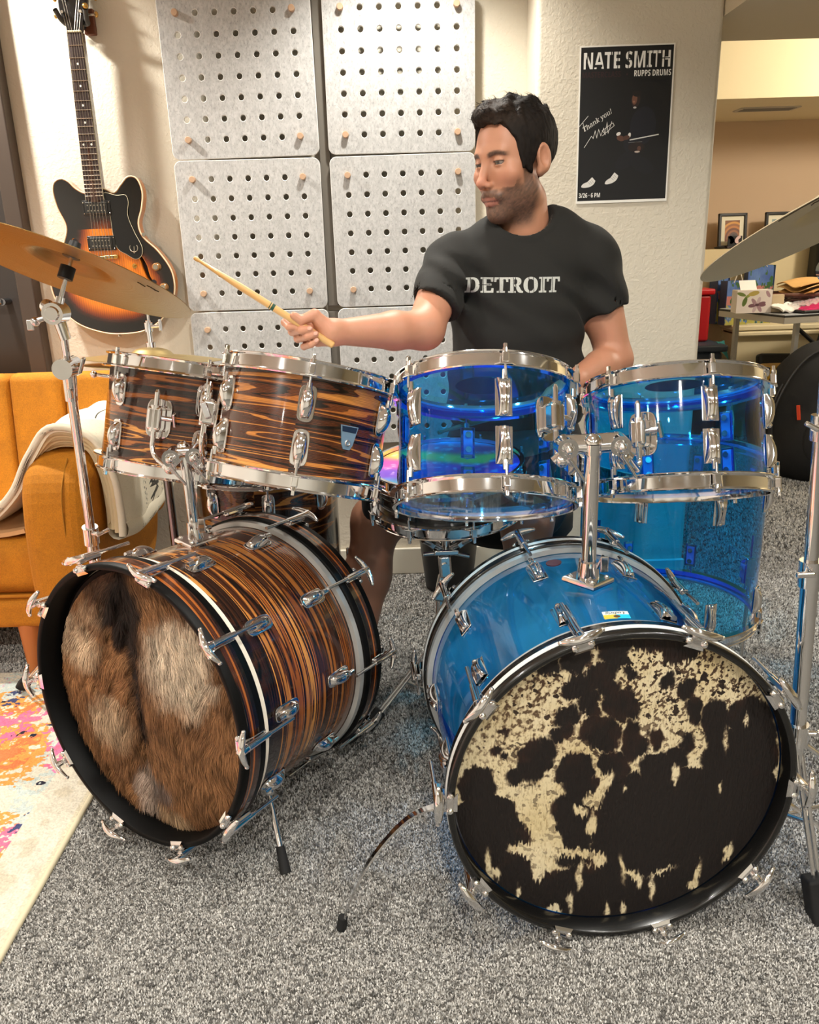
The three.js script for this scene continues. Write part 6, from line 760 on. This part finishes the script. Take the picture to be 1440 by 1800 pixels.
  // eyes
  for (const s of [1, -1]) { const gz = V(0.12, -0.12, 1).normalize(), g = new THREE.SphereGeometry(0.0127, 32, 24), p = g.attributes.position, C = []; for (let i = 0; i < p.count; i++) { const v = V().fromBufferAttribute(p, i).normalize(), a = v.angleTo(gz); const c = a < 0.3 ? [0.006, 0.005, 0.005] : a < 0.66 ? [0.035, 0.022, 0.016] : [0.2, 0.16, 0.14]; C.push(...c); } g.setAttribute('color', new THREE.Float32BufferAttribute(C, 3)); g.translate(s * 0.031, 0.004, 0.0765).applyQuaternion(HQ).translate(HC.x, HC.y, HC.z); obj('eye', toT(g), phy(0xffffff, 0.12, { vertexColors: true, clearcoat: 1 }), t); }
  // hair: a cap with a ragged hairline, waves on top
  const HL = [[0.095, 0.09], [0.07, 0.083], [0.056, 0.05], [0.051, 0.02], [0.042, -0.018], [0.013, -0.026], [0.006, 0.008], [-0.028, 0.022], [-0.036, -0.03], [-0.048, -0.085], [-0.2, -0.095], [-0.2, 0.25], [0.2, 0.25], [0.13, 0.1]];
  const sdP = (px, py) => { let d = 9, s = 1; for (let i = 0, j = HL.length - 1; i < HL.length; j = i++) { const [ax_, ay] = HL[i], [bx, by] = HL[j], ex = bx - ax_, ey = by - ay, wx = px - ax_, wy = py - ay, k = clamp((wx * ex + wy * ey) / (ex * ex + ey * ey)); d = min(d, hypot(wx - ex * k, wy - ey * k)); if ((ay > py) !== (by > py) && px < (bx - ax_) * (py - ay) / (by - ay) + ax_) s = -s; } return s * d; };
  const hc = ell([0, 0.05, -0.0105], [0.0805, 0.088, 0.1065]), tuft = ell([-0.004, 0.106, 0.054], [0.054, 0.022, 0.044]), tuft2 = ell([0.0, 0.116, -0.0], [0.05, 0.018, 0.055]);
  const hairF = (x, y, z) => { const [X, Y, Z] = toL(x, y, z); let d = smin(smin(hc(X, Y, Z), (Y > -0.12 ? headSkin(X, Y, Z) : 1) - 0.0055, 0.008), smin(tuft(X, Y, Z), tuft2(X, Y, Z), 0.02), 0.02); const top = sstep(0.07, 0.12, Y); const w = sin(X * 95 + 6 * n3(X * 30, Y * 30, Z * 30)) * cos(Z * 80 + Y * 60); d += -0.0075 * top * w - 0.004 * (n3(X * 140, Y * 70, Z * 140) - 0.5) * (1 + top); return max(d, sdP(Z + 0.012 * (n3(X * 90, Y * 60, Z * 90) - 0.5), Y + 0.02 * (n3(X * 120 + 5, Y * 50, Z * 80) - 0.5))); };
  const hairG = nets(hairF, [0.13, 1.2, -2.25], [0.42, 1.52, -1.93], 0.0028, (x, y, z) => { const k = 0.7 + 0.6 * vn(x * 400 + z * 300, y * 160); const [, Y, Z] = toL(x, y, z), f = sstep(0.0, 0.07, Z) * sstep(0.06, 0.1, Y); return [lerp(0.012, 0.032, f) * k, lerp(0.009, 0.021, f) * k, lerp(0.0075, 0.015, f) * k]; });
  const hairM = phy(0xffffff, 0.7, { vertexColors: true, specularIntensity: 0.3 }); const hairO = obj('hair', toT(hairG), hairM, t);
  { // loose locks lying over the cap
    const hp = hairG.attributes.position, hn = hairG.attributes.normal, K = []; const strand = new THREE.BufferGeometry(), P = [], I = []; for (let k = 0; k <= 5; k++) { const q = k / 5, w = 0.5 * (1 - q * 0.8); P.push(-w, q * (1 - 0.25 * q), 0.34 * q * q * q - 0.1 * q, w, q * (1 - 0.25 * q), 0.34 * q * q * q - 0.1 * q); if (k < 5) { const o = k * 2; I.push(o, o + 1, o + 3, o, o + 3, o + 2); } } strand.setAttribute('position', new THREE.Float32BufferAttribute(P, 3)); strand.setIndex(I); strand.computeVertexNormals();
    const N = 5200, im = new THREE.InstancedMesh(strand, phy(0x17100c, 0.6, { specularIntensity: 0.4 }), N), m = new THREE.Matrix4(), c = new THREE.Color(); for (let i = 0; i < N; i++) { const j = floor(rnd() * hp.count), p = V().fromBufferAttribute(hp, j), n = V().fromBufferAttribute(hn, j), wx = p.x + 0.29, wy = p.y, wz = p.z - 2.15, l = toL(wx, wy, wz); const fl = V(rr(-0.5, 0.5), l[1] > 0.09 ? 0.15 : -1, l[1] > 0.09 ? 1 : -0.35).applyQuaternion(HQ); p.addScaledVector(n, -0.0008); fl.addScaledVector(n, -fl.dot(n)).normalize().addScaledVector(n, 0.0 + (l[1] > 0.1 ? 0.05 : 0)).normalize(); const s = V().crossVectors(fl, n).normalize(), f = V().crossVectors(s, fl).normalize(), L = l[1] > 0.09 ? rr(0.014, 0.03) : rr(0.006, 0.012); m.makeBasis(s.multiplyScalar(0.0011), fl.clone().multiplyScalar(L), f.multiplyScalar(-L)); m.setPosition(p); im.setMatrixAt(i, m); const k = rr(0.6, 1.6); c.setRGB(1 * k, 1 * k, 1 * k); im.setColorAt(i, c); }
    im.name = 'loose_strands'; im.userData.kind = 'stuff'; hairO.add(im);
  }
  // T-shirt: chest, belly, shoulders and two open sleeves, cut at neck, cuffs and hem
  const lo_ = ell([0.288, 0.74, -2.135], [0.168, 0.2, 0.135]), ch = ell([0.29, 1.02, -2.115], [0.168, 0.17, 0.122]), be = ell([0.286, 0.86, -2.1], [0.162, 0.24, 0.13]), sh = cap([0.14, 1.118, -2.1], [0.455, 1.128, -2.125], 0.063, 0.065), tr = cap([0.228, 1.155, -2.115], [0.38, 1.178, -2.128], 0.058, 0.06), slR = cap(shR, mid(shR, elR, 0.72), 0.064, 0.058), slL = cap(shL, mid(shL, elL, 0.62), 0.067, 0.06), iR = cap(shR, elR, 0.053, 0.049), iL = cap(shL, elL, 0.055, 0.051);
  const cutPl = (a, b, k) => { const d = V(b[0] - a[0], b[1] - a[1], b[2] - a[2]).normalize(), p = mid(a, b, k); return (x, y, z) => (x - p[0]) * d.x + (y - p[1]) * d.y + (z - p[2]) * d.z; }; const cR = cutPl(shR, elR, 0.66), cL = cutPl(shL, elL, 0.5), neckHole = ell([0.292, 1.252, -2.08], [0.08, 0.092, 0.105]), rib = (x, y, z) => abs(neckHole(x, y, z) - 0.008) - 0.007;
  const shirtF = (x, y, z) => {
    let d = smin(smin(ch(x, y, z), smin(be(x, y, z), lo_(x, y, z), 0.08), 0.06), smin(sh(x, y, z), tr(x, y, z), 0.04), 0.06); d = max(d, 0.705 - y); let a = max(smin(slR(x, y, z), 9, 0.001), cR(x, y, z)), b = max(slL(x, y, z), cL(x, y, z)); a = max(a, -max(iR(x, y, z), -cR(x, y, z) - 0.03)); b = max(b, -max(iL(x, y, z), -cL(x, y, z) - 0.03)); d = smin(d, smin(a, b, 0.01), 0.028);
    const under = sstep(0.16, 0.02, hypot(x - 0.13, y - 1.03)) + sstep(0.16, 0.02, hypot(x - 0.455, y - 1.02)); const w = sin((x * 0.8 + y) * 70 + 7 * n3(x * 9, y * 9, z * 9)) * 0.0045 * (0.25 + under) + 0.008 * (n3(x * 14, y * 10, z * 14) - 0.5) + sin(y * 62 + 5 * n3(x * 7, y * 6, z * 5)) * 0.004 * sstep(1.0, 0.9, y); d += w;
    d = max(d, -neckHole(x, y, z)); if (rib(x, y, z) < 0) d -= 0.0022; return d;
  };
  const shirtG = nets(shirtF, [0.0, 0.69, -2.3], [0.6, 1.25, -1.88], 0.0048), sp = shirtG.attributes.position, sn = shirtG.attributes.normal, su = shirtG.attributes.uv; for (let i = 0; i < sp.count; i++) { const f = sn.getZ(i) > 0.1; su.setXY(i, f ? (sp.getX(i) - 0.1167) / 0.2827 : 0.002, f ? (sp.getY(i) - 1.0145 + (sp.getX(i) - 0.25) * 0.02) / 0.084 : 0.002); }
  const print = canvasTex(1100, 330, (c, w, h) => { c.fillStyle = '#191815'; c.fillRect(0, 0, w, h); c.fillStyle = '#b9bab4'; c.font = 'bold 170px serif'; const m = c.measureText('DETROIT').width; c.save(); c.translate(118, 222); c.transform(1, 0, -0.06, 1, 0, 0); c.scale(868 / m, 1.08); c.fillText('DETROIT', 0, 0); c.lineWidth = 6; c.strokeStyle = '#b9bab4'; c.strokeText('DETROIT', 0, 0); c.restore(); c.fillStyle = '#191815'; for (const x of [172, 290, 430, 560, 578, 700, 742, 826, 918]) c.fillRect(x, 90, 6, 140); c.fillRect(250, 152, 110, 6); for (let i = 0; i < 500; i++) { c.fillStyle = 'rgba(30,29,26,.5)'; c.fillRect(rr(100, 1000), rr(90, 235), rr(1, 4), rr(1, 4)); } });
  print.wrapS = print.wrapT = THREE.ClampToEdgeWrapping;
  obj('t_shirt', toT(shirtG), phy(0xffffff, 0.9, { map: print, sheen: 0.15, sheenRoughness: 0.6, sheenColor: new THREE.Color(0x777770) }), t, 'charcoal T-shirt lettered DETROIT');
  const shortF = (x, y, z) => { const a = cap(hipR, mid(hipR, knR, 0.72), 0.105, 0.085)(x, y, z), b = cap(hipL, mid(hipL, knL, 0.72), 0.105, 0.085)(x, y, z); return max(smin(smin(a, b, 0.02), ell([0.293, 0.62, -2.19], [0.185, 0.17, 0.15])(x, y, z), 0.05), y - 0.86); };
  obj('shorts', toT(nets(shortF, [-0.15, 0.4, -2.38], [0.54, 0.88, -1.9], 0.012)), std(0x1d1e22, 0.85), t);
  for (const a of [anR, anL]) obj('shoe', toT(nets((x, y, z) => max(smin(ell([a[0], 0.045, a[2] + 0.08], [0.045, 0.045, 0.12])(x, y, z), ell([a[0], 0.06, a[2]], [0.042, 0.06, 0.06])(x, y, z), 0.03), 0.002 - y), [a[0] - 0.07, -0.01, a[2] - 0.09], [a[0] + 0.07, 0.14, a[2] + 0.23], 0.009)), std(0x202024, 0.7), t);
  // throne
  const th = thing('drum_throne', 'round black padded drum throne under the seated man', 'stool', [0.293, 0, -2.24]); obj('seat', rev([[0, 0.36], [0.16, 0.36], [0.175, 0.38], [0.175, 0.42], [0.16, 0.44], [0, 0.445]], 48), rubber, th); obj('post', rod([0, 0.12, 0], [0, 0.37, 0], 0.016), chrome, th); for (let i = 0; i < 3; i++) obj('leg', rod([0, 0.3, 0], [0.24 * sin(i * 2.1 + 1), 0.012, 0.24 * cos(i * 2.1 + 1)], 0.009), chrome, th);
  // sticks
  const woodTex = dataTex(64, 256, (u, v) => { const g = 0.9 + 0.12 * fbm(u * 20, v * 3, 3); return [0.85 * g, 0.66 * g, 0.4 * g]; });
  const stick = (label, butt, tip) => { const b = v3(butt), e = v3(tip), L = b.distanceTo(e), s = thing('drumstick', label, 'drumstick', butt); const g = rev([[0, 0], [0.006, 0.0006], [0.0074, 0.003], [0.0074, L * 0.68], [0.0036, L - 0.022], [0.0032, L - 0.014], [0.0048, L - 0.008], [0.004, L - 0.002], [0, L]], 20, 0.5); _q.setFromUnitVectors(V(0, 1, 0), e.clone().sub(b).normalize()); g.applyQuaternion(_q.clone()); obj('shaft', g, phy(0xffffff, 0.4, { map: woodTex, clearcoat: 0.3 }), s); const r = (k0, k1, m) => obj('ring_band', rod(V().lerpVectors(V(), e.clone().sub(b), k0), V().lerpVectors(V(), e.clone().sub(b), k1), 0.0076, 0.0076, 20), m, s); r(0.435, 0.455, std(0x12402a, 0.4)); r(0.462, 0.468, std(0x12402a, 0.4)); return s; };
  stick('pale hickory drumstick held out in the raised hand', [-0.1502, 0.956, -1.7665], [-0.4215, 1.144, -1.742]);
  const q0 = S0.clone().addScaledVector(ax, -0.07).addScaledVector(UP, -0.0).toArray(), q1 = S0.clone().addScaledVector(ax, 0.33).toArray(); q1[1] += 0.004; stick('pale drumstick over the snare, seen through the blue tom', q0, q1);
}
renderer.render(scene, camera);
